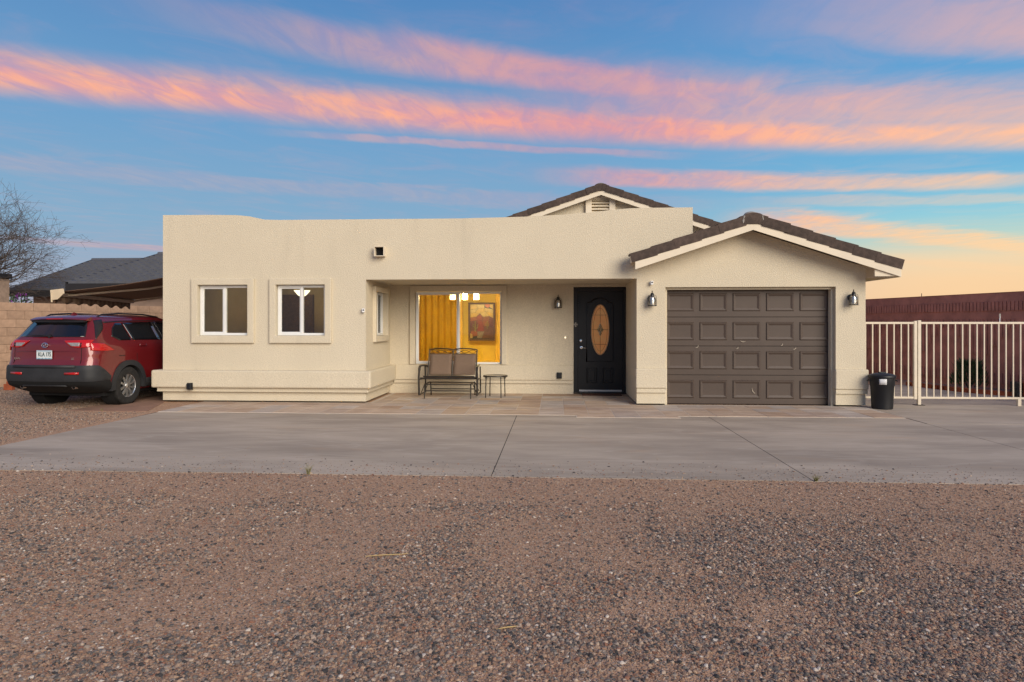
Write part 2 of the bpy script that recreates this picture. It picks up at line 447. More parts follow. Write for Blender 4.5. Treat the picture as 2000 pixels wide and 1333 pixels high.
# ---------------------------------------------------------------- mesh helpers
class MB:
    def __init__(s):
        s.v = []
        s.f = []

    def add(s, vs, fs):
        n = len(s.v)
        s.v += [tuple(v) for v in vs]
        s.f += [tuple(i + n for i in f) for f in fs]
        return s

    def box(s, x0, x1, y0, y1, z0, z1, mtx=None):
        vs = [(x, y, z) for z in (z0, z1) for y in (y0, y1) for x in (x0, x1)]
        if mtx is not None:
            vs = [mtx @ Vector(v) for v in vs]
        return s.add(vs, [(0, 2, 3, 1), (4, 5, 7, 6), (0, 1, 5, 4), (2, 6, 7, 3), (0, 4, 6, 2), (1, 3, 7, 5)])

    def prism(s, poly, axis, a0, a1):
        n = len(poly)
        def P(p, a):
            return {'y': (p[0], a, p[1]), 'z': (p[0], p[1], a), 'x': (a, p[0], p[1])}[axis]
        vs = [P(p, a0) for p in poly] + [P(p, a1) for p in poly]
        return s.add(vs, [tuple(range(n)), tuple(range(2 * n - 1, n - 1, -1))] + [(i, i + n, (i + 1) % n + n, (i + 1) % n) for i in range(n)])

    def tube(s, pts, r, n=8, closed=False, sx=1.0):
        pts = [Vector(p) for p in pts]
        m = len(pts)
        rs = r if isinstance(r, (list, tuple)) else [r] * m
        vs = []
        up = None
        for i, p in enumerate(pts):
            a = pts[i - 1] if (i or closed) else p
            b = pts[(i + 1) % m] if (i < m - 1 or closed) else p
            t = (b - a).normalized()
            if up is None:
                up = Vector((0, 0, 1)) if abs(t.z) < 0.9 else Vector((1, 0, 0))
            sd_ = t.cross(up)
            if sd_.length < 1e-5:
                sd_ = t.cross(Vector((0, 1, 0)))
            sd_.normalize()
            up = sd_.cross(t).normalized()
            for k in range(n):
                an = 2 * math.pi * k / n
                vs.append(p + (sd_ * math.cos(an) * sx + up * math.sin(an)) * rs[i])
        fs = []
        for i in range(m if closed else m - 1):
            j = (i + 1) % m
            for k in range(n):
                l = (k + 1) % n
                fs.append((i * n + k, i * n + l, j * n + l, j * n + k))
        if not closed:
            fs.append(tuple(range(n - 1, -1, -1)))
            fs.append(tuple((m - 1) * n + k for k in range(n)))
        return s.add(vs, fs)

    def lathe(s, prof, c=(0, 0, 0), n=24, axis='z', caps=True):
        vs = []
        for (r, h) in prof:
            for k in range(n):
                a = 2 * math.pi * k / n
                q = {'z': (r * math.cos(a), r * math.sin(a), h), 'x': (h, r * math.cos(a), r * math.sin(a)), 'y': (r * math.cos(a), h, r * math.sin(a))}[axis]
                vs.append((q[0] + c[0], q[1] + c[1], q[2] + c[2]))
        fs = []
        m = len(prof)
        for i in range(m - 1):
            for k in range(n):
                l = (k + 1) % n
                fs.append((i * n + k, i * n + l, (i + 1) * n + l, (i + 1) * n + k))
        if caps == 'loop':
            for k in range(n):
                l = (k + 1) % n
                fs.append(((m - 1) * n + k, (m - 1) * n + l, l, k))
        elif caps:
            fs.append(tuple(range(n - 1, -1, -1)))
            fs.append(tuple((m - 1) * n + k for k in range(n)))
        return s.add(vs, fs)

    def mesh(s, name, m, smooth=False, angle=None):
        me = bpy.data.meshes.new(name)
        me.from_pydata(s.v, [], s.f)
        bm = bmesh.new()
        bm.from_mesh(me)
        bmesh.ops.recalc_face_normals(bm, faces=bm.faces)
        if smooth:
            for f in bm.faces:
                f.smooth = True
            for e in bm.edges:
                if len(e.link_faces) == 2 and e.calc_face_angle(0) > R(angle or 35):
                    e.smooth = False
        bm.to_mesh(me)
        bm.free()
        if m:
            me.materials.append(m)
        return me

    def build(s, name, m, parent=None, smooth=False, angle=None, bevel=0.0, loc=None, world=False):
        """world=True: vertices are in world space; the object sits at loc (world) or at the parent's origin."""
        base = Vector(loc) if loc is not None else Vector((0, 0, 0))
        if world:
            if loc is None:
                base = WLOC.get(parent.name, Vector((0, 0, 0))) if parent else Vector((0, 0, 0))
            s.v = [tuple(Vector(v) - base) for v in s.v]
        o = bpy.data.objects.new(name, s.mesh(name, m, smooth, angle))
        COL.objects.link(o)
        WLOC[o.name] = base.copy()
        if parent:
            o.parent = parent
            o.location = (base - WLOC.get(parent.name, Vector((0, 0, 0)))) if world else base
        else:
            o.location = base
        if bevel:
            b = o.modifiers.new('bevel', 'BEVEL')
            b.width = bevel
            b.segments = 2
            b.limit_method = 'ANGLE'
            b.angle_limit = R(40)
        return o


WLOC = {}


def empty(name, loc, rz=0.0):
    o = bpy.data.objects.new(name, None)
    COL.objects.link(o)
    o.location = loc
    o.rotation_euler = (0, 0, rz)
    o.empty_display_size = 0.2
    WLOC[o.name] = Vector(loc)
    return o


def tag(o, label=None, cat=None, group=None, kind=None):
    if label:
        o['label'] = label
    if cat:
        o['category'] = cat
    if group:
        o['group'] = group
    if kind:
        o['kind'] = kind
    return o


def link_copy(name, me, parent, loc, rot=(0, 0, 0), scale=(1, 1, 1)):
    o = bpy.data.objects.new(name, me)
    COL.objects.link(o)
    o.parent = parent
    o.location = loc
    o.rotation_euler = rot
    o.scale = scale
    return o


def text_mesh(body, size, depth=0.0, bold=True):
    cu = bpy.data.curves.new('text', 'FONT')
    cu.body = body
    cu.size = size
    cu.align_x = 'CENTER'
    cu.align_y = 'CENTER'
    cu.extrude = depth
    cu.offset = size * 0.02 if bold else 0
    o = bpy.data.objects.new('text', cu)
    COL.objects.link(o)
    dg = bpy.context.evaluated_depsgraph_get()
    me = bpy.data.meshes.new_from_object(o.evaluated_get(dg))
    bpy.data.objects.remove(o)
    return me


def wall_grid(xs, zs, hole, y0, y1, top=None, axis='x'):
    """slab wall over the grid xs x zs with openings; top(x) reshapes the upper edge"""
    mb = MB()
    nx, nz = len(xs), len(zs)
    idx = {}

    def V(i, j, k):
        key = (i, j, k)
        if key not in idx:
            z = zs[j]
            if j == nz - 1 and top:
                z = top(xs[i])
            y = (y0, y1)[k]
            idx[key] = len(mb.v)
            mb.v.append((xs[i], y, z) if axis == 'x' else (y, xs[i], z))
        return idx[key]

    solid = lambda i, j: 0 <= i < nx - 1 and 0 <= j < nz - 1 and not hole(0.5 * (xs[i] + xs[i + 1]), 0.5 * (zs[j] + zs[j + 1]))
    for i in range(nx - 1):
        for j in range(nz - 1):
            if not solid(i, j):
                continue
            mb.f.append((V(i, j, 0), V(i + 1, j, 0), V(i + 1, j + 1, 0), V(i, j + 1, 0)))
            mb.f.append((V(i, j, 1), V(i, j + 1, 1), V(i + 1, j + 1, 1), V(i + 1, j, 1)))
            for (di, dj, a, b) in ((-1, 0, (i, j), (i, j + 1)), (1, 0, (i + 1, j + 1), (i + 1, j)), (0, -1, (i + 1, j), (i, j)), (0, 1, (i, j + 1), (i + 1, j + 1))):
                if not solid(i + di, j + dj):
                    mb.f.append((V(*a, 0), V(*b, 0), V(*b, 1), V(*a, 1)))
    return mb

# ================================================================ ground, driveway, paving
mb = MB()
mb.box(-300, 300, -60, 400, -0.6, -0.004)
tag(mb.build('ground', SAND), kind='structure')

drive = empty('driveway', (0, 6.68, 0))
tag(drive, kind='structure')
bed = MB().box(-6.74, 11.55, 6.72, 11.12, -0.4, -0.002).box(5.60, 11.55, 11.12, 17.3, -0.4, -0.002)
bed.build('slab_bed', UNDER, drive, world=True)
jx = [-6.77, -3.69, -0.63, 2.45, 5.53, 8.60, 11.6]
for i in range(6):
    y0 = 6.68 - 0.012 * i
    m_ = MB().box(jx[i] + (0.002 if i == 1 else 0.005), jx[i + 1] - 0.005, y0, 11.14 if i < 4 else 10.58, -0.12, 0.0)
    if i == 0:
        m_ = MB().prism([(-6.83, 6.63), (-3.692, 6.66), (-3.692, 11.14), (-6.70, 11.14)], 'z', -0.12, 0.0)
    m_.build('slab', CONCRETE, drive, world=True)
for i in (4, 5):
    MB().box(jx[i] + (0.02 if i == 4 else 0.005), jx[i + 1] - 0.005, 10.592, 17.2, -0.12, 0.001).build('slab', CONCRETE, drive, world=True)

pad = MB().prism([(-8.35, 11.2), (-6.95, 11.22), (-7.45, 12.6), (-7.45, 18), (-8.35, 18)], 'z', -0.2, 0.004)
tag(pad.build('side_pad', REDPAVE), kind='structure')

patio = empty('patio', (-1, 12.6, 0))
tag(patio, kind='structure')
MB().box(-6.72, 5.52, 11.15, 12.70, -0.25, 0.0055).box(-3.5, 1.49, 12.70, 14.6, -0.25, 0.0050).box(0.33, 1.98, 10.925, 11.15, -0.25, 0.0045).build('grout_bed', GROUT, patio, world=True)
rp = random.Random(21)


def paver(x0, x1, y0, y1, skew=0.0):
    g = 0.006
    dz = rp.uniform(-0.0015, 0.0015)
    cx, cy = 0.5 * (x0 + x1), 0.5 * (y0 + y1)
    q = MB().prism([(x0 + g - cx - skew, y0 + g - cy), (x1 - g - cx - skew, y0 + g - cy), (x1 - g - cx + skew, y1 - g - cy), (x0 + g - cx + skew, y1 - g - cy)], 'z', -0.03, 0.0085 + dz)
    q.build('paver', PAVER, patio, world=False, loc=(cx + 1, cy - 12.6, 0), bevel=0.003)


rows = [11.15, 11.76, 12.17, 12.58, 13.19, 13.60, 14.01, 14.50]
for r_ in range(len(rows) - 1):
    y0, y1 = rows[r_], rows[r_ + 1]
    lo, hi = (-6.72, 5.5) if y1 <= 12.6 else (-3.42, 1.47)
    x = -6.80
    while x < hi:
        wd = 0.408 if rp.random() < 0.9 else 0.816
        a, b = max(x, lo), min(x + wd, hi)
        if x + wd > lo and b - a > 0.06:
            paver(a, b, y0, y1)
        x += wd
x = 0.34
for wd in (0.61, 0.41, 0.61):
    paver(x, x + wd, 10.93, 11.15)
    x += wd

# ================================================================ the house
house = empty('house', (0, 12.6, 0))
tag(house, 'cream stucco single storey house with flat parapet wing, porch recess and tiled garage gable', 'house')
PAR = [(-7.49, 3.57), (-6.6, 3.565), (-6.05, 3.555), (-5.8, 3.53), (-5.5, 3.465), (-5.2, 3.455), (-1.76, 3.45), (-0.6, 3.47), (0.14, 3.50), (0.6, 3.535), (1.03, 3.58), (1.36, 3.605), (1.8, 3.61), (2.49, 3.61)]
GX, GZ, GS = 3.46, 3.44, 0.333


def ftop(x):
    if x > 2.4905:
        return GZ - 0.24 - GS * abs(x - GX)
    for (a, za), (b, zb) in zip(PAR, PAR[1:]):
        if a <= x <= b:
            return za + (zb - za) * (x - a) / (b - a)
    return PAR[-1][1]


WINS = [(-6.79, -5.81), (-5.27, -4.32)]
WZ = (1.265, 2.23)


def fhole(x, z):
    for a, b in WINS:
        if a < x < b and WZ[0] < z < WZ[1]:
            return True
    return (-3.55 < x < 1.48 and z < 2.32) or (2.0 < x < 5.02 and z < 2.16)


xs = sorted(set([p[0] for p in PAR] + [a for w_ in WINS for a in w_] + [-3.55, 1.48, 2.0, 2.491, 3.0, GX, 4.0, 5.02, 5.54]))
zs = [0.035, 1.265, 2.16, 2.23, 2.32, 3.0]
wall_grid(xs, zs, fhole, 12.6, 12.85, ftop).build('front_wall', STUCCO, house, world=True)
MB().box(-7.49, -7.24, 12.85, 21, 0.035, 3.5).build('side_wall', STUCCO, house, world=True)
MB().box(5.29, 5.54, 12.85, 20, 0.035, 2.60).build('side_wall', STUCCO, house, world=True)
MB().box(-7.24, 5.29, 19.8, 20.0, 0.035, 3.0).build('rear_wall', STUCCO, house, world=True)
MB().box(2.24, 2.488, 12.85, 18.2, 2.4, 3.60).build('parapet_return', STUCCO, house, world=True)
MB().box(-7.24, 2.24, 12.85, 21, 3.1, 3.2).build('flat_roof', MORTAR, house, world=True)
MB().box(-5.62, -5.42, 12.9, 13.1, 3.2, 3.50).build('roof_flashing', WHITE, house, world=True)
# porch recess
wall_grid([-3.80, -3.01, -1.14, 0.38, 1.52, 1.72], [0.0, 0.62, 2.18, 2.27, 2.6],
          lambda x, z: (-3.01 < x < -1.14 and 0.62 < z < 2.18) or (0.38 < x < 1.52 and z < 2.27), 14.5, 14.7).build('porch_wall', STUCCO, house, world=True)
wall_grid([12.85, 13.2, 14.08, 14.5], [0.035, 1.25, 2.13, 2.6], lambda y, z: 13.2 < y < 14.08 and 1.25 < z < 2.13, -3.55, -3.80, axis='y').build('porch_side_wall', STUCCO, house, world=True)
MB().box(1.48, 1.72, 12.85, 14.5, 0.035, 2.6).build('porch_side_wall', STUCCO, house, world=True)
MB().box(-3.55, 1.48, 12.85, 14.5, 2.323, 2.5).build('porch_ceiling', STUCCO, house, world=True)


def u_band(d, z0, z1, bev):
    poly = [(-7.49 - d, 20), (-7.49 - d, 12.6 - d), (-3.55 + d * 0.88, 12.6 - d), (-3.55 + d * 0.88, 14.49), (-3.6, 14.49), (-3.6, 12.65), (-7.44, 12.65), (-7.44, 20)]
    MB().prism(poly, 'z', z0, z1).build('base_band', STUCCO, house, world=True, bevel=bev)


u_band(0.15, 0.285, 0.615, 0.03)
u_band(0.075, 0.205, 0.283, 0.008)
MB().box(-3.42, 0.376, 14.44, 14.52, 0.297, 0.612).build('base_band', STUCCO, house, world=True, bevel=0.012)
MB().box(-3.47, 0.376, 14.465, 14.52, 0.225, 0.295).build('base_band', STUCCO, house, world=True, bevel=0.006)
for a, b in ((1.462, 2.022), (4.998, 5.575)):
    MB().box(a, b, 12.545, 12.83, 0.315, 0.675).build('pier_band', STUCCO, house, world=True, bevel=0.02)
    MB().box(a + 0.012, b - 0.012, 12.565, 12.826, 0.235, 0.312).build('pier_band', STUCCO, house, world=True, bevel=0.006)


def ring(x0, x1, z0, z1, t, y0, y1, tb=None, tt=None):
    tb = t if tb is None else tb
    tt = t if tt is None else tt
    return wall_grid([x0, x0 + t, x1 - t, x1], [z0, z0 + tb, z1 - tt, z1], lambda x, z: x0 + t < x < x1 - t and z0 + tb < z < z1 - tt, y0, y1)


def window(loc, rz, wd, ht, trim=(0.12, 0.14), screen=False, fr=0.045, proud=0.055, trim_sides=True):
    """local frame: x along the wall, -y outwards"""
    win = ring(0.006, wd - 0.006, 0.006, ht - 0.006, fr, 0.05, 0.13).build('window', VINYL, house, bevel=0.004)
    win.location = Vector(loc) - Vector((0, 12.6, 0))
    win.rotation_euler = (0, 0, rz)
    h = wd / 2
    MB().box(h - 0.022, h + 0.022, 0.045, 0.125, fr + 0.004, ht - fr - 0.004).build('mullion', VINYL, win, bevel=0.003)
    for s in (0, 1):
        a, b = (fr + 0.006, h - 0.024) if s == 0 else (h + 0.024, wd - fr - 0.006)
        if s == 0:
            ring(a, b, fr + 0.006, ht - fr - 0.006, 0.022, 0.065, 0.10).build('sash', VINYL, win, bevel=0.002)
        MB().box(a + 0.002, b - 0.002, 0.082 + 0.01 * s, 0.086 + 0.01 * s, fr + 0.008, ht - fr - 0.008).build('pane', GLASS, win)
    if screen:
        MB().box(fr + 0.03, h - 0.048, 0.071, 0.073, fr + 0.03, ht - fr - 0.03).build('insect_screen', SCREEN, win)
    t, tb = trim
    if trim_sides:
        ring(-t, wd + t, -tb, ht + t, t + 0.004, -proud, 0.03, tb=tb + 0.004, tt=t + 0.004).build('window_trim', STUCCO, win, bevel=0.012)
    return win


for a, b in WINS:
    window((a, 12.6, WZ[0]), 0, b - a, WZ[1] - WZ[0])
window((-3.55, 13.2, 1.25), R(90), 0.88, 0.88, trim=(0.10, 0.12), proud=0.06)
pw = window((-3.01, 14.5, 0.62), 0, 1.87, 1.56, screen=True, fr=0.04, trim_sides=False)
wall_grid([-0.11, 0.004, 1.866, 1.98], [0.0, 1.556, 1.69], lambda x, z: 0.004 < x < 1.866 and z < 1.556, -0.05, 0.03).build('window_trim', STUCCO, pw, bevel=0.01)

# rooms seen through the glass
rm = MB().box(-7.2, -4.25, 16.4, 16.5, 0, 2.6).box(-7.23, -7.15, 12.9, 16.4, 0, 2.6).box(-4.30, -4.22, 12.9, 16.4, 0, 2.6).box(-7.15, -4.3, 12.9, 16.4, 2.5, 2.6).box(-7.15, -4.3, 12.9, 16.4, 0, 0.06)
rm.build('bedroom_interior', ROOMDARK, house, world=True)
MB().box(-6.9, -5.9, 16.28, 16.38, 0.9, 2.2).build('bedroom_interior', WOODFRAME, house, world=True)
rm = MB().box(-4.15, 0.3, 18.5, 18.6, 0, 2.6).box(-4.2, -4.12, 14.72, 18.5, 0, 2.6).box(0.25, 0.33, 14.72, 18.5, 0, 2.6).box(-4.12, 0.25, 14.72, 18.5, 0, 0.06)
rm.build('dining_room_interior', ROOMGOLD, house, world=True)
MB().box(-4.12, 0.25, 14.72, 18.5, 2.5, 2.6).build('dining_room_ceiling', ROOMWHITE, house, world=True)

# scupper
ring(-3.36, -3.17, 2.745, 2.93, 0.012, 12.46, 12.62).build('scupper', TRIM, house, world=True)
MB().box(-3.345, -3.185, 12.585, 12.598, 2.76, 2.915).build('scupper_throat', UNDER, house, world=True)

# ---------------------------------------------------------------- garage door
gd = MB()
for k in range(4):
    z0 = 0.012 + k * 0.536
    gd.box(2.004, 5.016, 12.83, 12.87, z0, z0 + 0.529)
gdo = gd.build('garage_door', GARAGE, house, world=True, loc=(3.51, 12.83, 0), bevel=0.004)
MB().box(2.004, 5.016, 12.85, 12.88, 0.0, 2.158).build('seal', UNDER, gdo, world=True, loc=(3.51, 12.83, 0))
pm = MB()
pw_, ph_ = 0.50, 0.335
lv = [(0, 0.004), (0.014, -0.013), (0.024, -0.013), (0.060, 0.0015)]
for (ins, y) in lv:
    pm.v += [(-pw_ / 2 + ins, y, -ph_ / 2 + ins), (pw_ / 2 - ins, y, -ph_ / 2 + ins), (pw_ / 2 - ins, y, ph_ / 2 - ins), (-pw_ / 2 + ins, y, ph_ / 2 - ins)]
for k in range(len(lv) - 1):
    for q in range(4):
        pm.f.append((k * 4 + q, k * 4 + (q + 1) % 4, k * 4 + 4 + (q + 1) % 4, k * 4 + 4 + q))
n_ = (len(lv) - 1) * 4
pm.f.append((n_, n_ + 1, n_ + 2, n_ + 3))
pmesh = pm.mesh('panel', GARAGE)
for r_ in range(4):
    for c_ in range(5):
        # the recessed ring dips behind the section face, so each panel sits 6 mm proud
        link_copy('panel', pmesh, gdo, (-1.506 + 0.302 + c_ * 0.602, -0.0045, 0.012 + r_ * 0.536 + 0.272))
for (x, z, s, l) in ((2.62, 1.06, 40, 0.07), (3.35, 1.04, 50, 0.06), (3.44, 1.16, -8, 0.10), (4.15, 1.10, 45, 0.05), (4.38, 1.03, 35, 0.07), (3.62, 0.25, -60, 0.12)):
    q = MB()
    ca, sa = math.cos(R(s)), math.sin(R(s))
    pts = []
    for k in range(7):
        u = k / 6 - 0.5
        pts.append((x + l * u * ca - 0.02 * (u * u * 4) * sa, 12.812, z + l * u * sa + 0.02 * (u * u * 4) * ca))
    q.tube(pts, [0.0008, 0.0025, 0.0035, 0.004, 0.0035, 0.0025, 0.0008], 6)
    q.build('paint_chip', TRIM, gdo, world=True, loc=(x, 12.812, z))
# jamb trim inside the opening
MB().box(4.975, 5.017, 12.70, 12.828, 0.002, 2.157).box(2.003, 2.045, 12.70, 12.828, 0.002, 2.157).box(2.046, 4.974, 12.70, 12.828, 2.118, 2.157).build('garage_jamb', STUCCO, house, world=True)

# ---------------------------------------------------------------- front door
fd = ring(0.384, 1.516, 0.02, 2.265, 0.085, 14.52, 14.66, tb=0.03).build('front_door', DOORBLK, house, world=True, loc=(0.95, 14.5, 0.02), bevel=0.004)
FL = (0.95, 14.5, 0.02)
MB().box(0.472, 1.428, 14.575, 14.62, 0.052, 2.178).build('door_leaf', DOORBLK, fd, world=True, loc=FL)


def tube_part(name, pts, r, m_, parent, closed=False, n=8, loc=FL):
    return MB().tube(pts, r, n, closed).build(name, m_, parent, True, world=True, loc=loc)


YD = 14.572
arch = [(0.66, YD, 0.69), (1.21, YD, 0.69), (1.21, YD, 1.93), (1.15, YD, 1.945)]
for k in range(9):
    a = math.pi * k / 8
    arch.append((0.935 + 0.17 * math.cos(a), YD, 1.955 + 0.075 * math.sin(a)))
arch += [(0.72, YD, 1.945), (0.66, YD, 1.93)]
tube_part('moulding', arch, 0.016, DOORBLK, fd, True)
for (a, b) in ((0.665, 0.865), (1.005, 1.205)):
    tube_part('moulding', [(a, YD, 0.24), (b, YD, 0.24), (b, YD, 0.55), (a, YD, 0.55)], 0.014, DOORBLK, fd, True)
    MB().box(a + 0.04, b - 0.04, 14.562, 14.58, 0.28, 0.51).build('door_panel', DOORBLK, fd, world=True, loc=FL, bevel=0.008)
OC, OA, OB = (0.945, 1.365), 0.182, 0.525
ov = [(OC[0] + OA * math.cos(2 * math.pi * k / 40), OC[1] + OB * math.sin(2 * math.pi * k / 40)) for k in range(40)]
DOORGLASS, t_, p_ = new_mat('amber_textured_glass')
g_ = t_.coord('Object')
n1 = t_.noise(g_, 5.0, 4.0, 0.6)
t_.put(p_.inputs['Base Color'], t_.mix(t_.ss(n1, 0.35, 0.65), (0.50, 0.185, 0.050), (0.46, 0.255, 0.085)))
p_.inputs['Roughness'].default_value = 0.22
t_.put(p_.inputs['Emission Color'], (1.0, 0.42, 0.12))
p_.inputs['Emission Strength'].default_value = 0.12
t_.put(p_.inputs['Normal'], t_.bump(t_.noise(g_, 70.0, 2.0), 0.35, 0.004))
oval = MB().prism(ov, 'y', 14.560, 14.58).build('oval_glass', DOORGLASS, fd, world=True, loc=FL)
tube_part('oval_ring', [(x * 1.0, 14.558, z) for x, z in [(OC[0] + (OA + 0.004) * math.cos(2 * math.pi * k / 40), OC[1] + (OB + 0.004) * math.sin(2 * math.pi * k / 40)) for k in range(40)]], 0.012, mat('amber_bevel', (0.55, 0.33, 0.17), 0.3), fd, True)
cm = MB()
for dx in (0.0,):
    cm.tube([(OC[0], 14.557, OC[1] - OB + 0.02), (OC[0], 14.557, OC[1] - 0.15)], 0.004, 6)
    cm.tube([(OC[0], 14.557, OC[1] + 0.15), (OC[0], 14.557, OC[1] + OB - 0.02)], 0.004, 6)
for dz in (-0.31, 0.0, 0.31):
    hw = OA * math.sqrt(max(0, 1 - (dz / OB) ** 2)) - 0.012
    if dz == 0:
        cm.tube([(OC[0] - hw, 14.557, OC[1]), (OC[0] - 0.085, 14.557, OC[1])], 0.004, 6)
        cm.tube([(OC[0] + 0.085, 14.557, OC[1]), (OC[0] + hw, 14.557, OC[1])], 0.004, 6)
    else:
        cm.tube([(OC[0] - hw, 14.557, OC[1] + dz), (OC[0] + hw, 14.557, OC[1] + dz)], 0.004, 6)
inner = [(OC[0] + (OA - 0.035) * math.cos(2 * math.pi * k / 32), 14.557, OC[1] + (OB - 0.07) * math.sin(2 * math.pi * k / 32)) for k in range(32)]
cm.tube(inner, 0.003, 6, True)
star = [(OC[0] + (0.085 if k % 2 == 0 and k % 4 == 0 else 0.03 if k % 2 else 0.0) * (1 if k < 3 or k > 5 else -1) * 1.0, 0, 0) for k in range(8)]
cm.build('leading', BRONZE, oval, True, world=True, loc=FL)
CLEARBEVEL = mat('bevelled_clear_glass', (0.36, 0.27, 0.13), 0.1, var=0.4, vscale=40, spec=0.8)
for (ang, ln, wd) in ((90, 0.15, 0.034), (270, 0.15, 0.034), (0, 0.085, 0.03), (180, 0.085, 0.03), (45, 0.075, 0.022), (135, 0.075, 0.022), (225, 0.075, 0.022), (315, 0.075, 0.022)):
    ca, sa = math.cos(R(ang)), math.sin(R(ang))
    P2 = lambda u, v_, y: (OC[0] + u * ca - v_ * sa, y, OC[1] + u * sa + v_ * ca)
    q = MB().add([P2(0.004, 0, 14.558), P2(ln * 0.5, wd, 14.558), P2(ln, 0, 14.558), P2(ln * 0.5, -wd, 14.558), P2(ln * 0.5, 0, 14.546)], [(0, 1, 4), (1, 2, 4), (2, 3, 4), (3, 0, 4), (0, 3, 2, 1)])
    q.build('bevel_piece', CLEARBEVEL, oval, world=True, loc=FL)
MB().lathe([(0.0, 14.53), (0.026, 14.532), (0.03, 14.55), (0.03, 14.575)], (0.535, 0, 1.13), 16, 'y').build('deadbolt', CHROME, fd, True, world=True, loc=FL)
MB().lathe([(0.0, 14.535), (0.03, 14.54), (0.033, 14.555), (0.033, 14.575)], (0.545, 0, 0.985), 16, 'y').tube([(0.545, 14.54, 0.985), (0.545, 14.515, 0.985), (0.58, 14.512, 0.983), (0.65, 14.515, 0.975)], [0.012, 0.012, 0.01, 0.008], 8).build('door_handle', CHROME, fd, True, world=True, loc=FL)
q = MB()
for (dx, dz) in ((0, 0), (0.03, 0), (-0.03, 0), (0, 0.03), (0, -0.035)):
    q.lathe([(0.0, 14.508), (0.017, 14.51), (0.019, 14.522)], (0.425 + dx, 0, 1.475 + dz), 10, 'y')
q.build('door_ornament', MORTAR, fd, True, world=True, loc=FL)
MB().box(0.39, 1.51, 14.46, 14.515, 0.014, 0.04).build('threshold', BRONZE, fd, world=True, loc=FL, bevel=0.004)
MB().box(0.50, 1.40, 14.555, 14.572, 0.055, 0.09).build('door_sweep', SILVER, fd, world=True, loc=FL)

# ---------------------------------------------------------------- roofs
TL, TH = 0.47, 0.165
tm = MB().prism([(0, 0), (0, -TH), (0.032, -TH), (0.032, -0.034), (0.26, -0.034), (0.26, 0)], 'x', 0, TL)
tile_mesh = tm.mesh('rake_tile', TILE)
rt = random.Random(5)


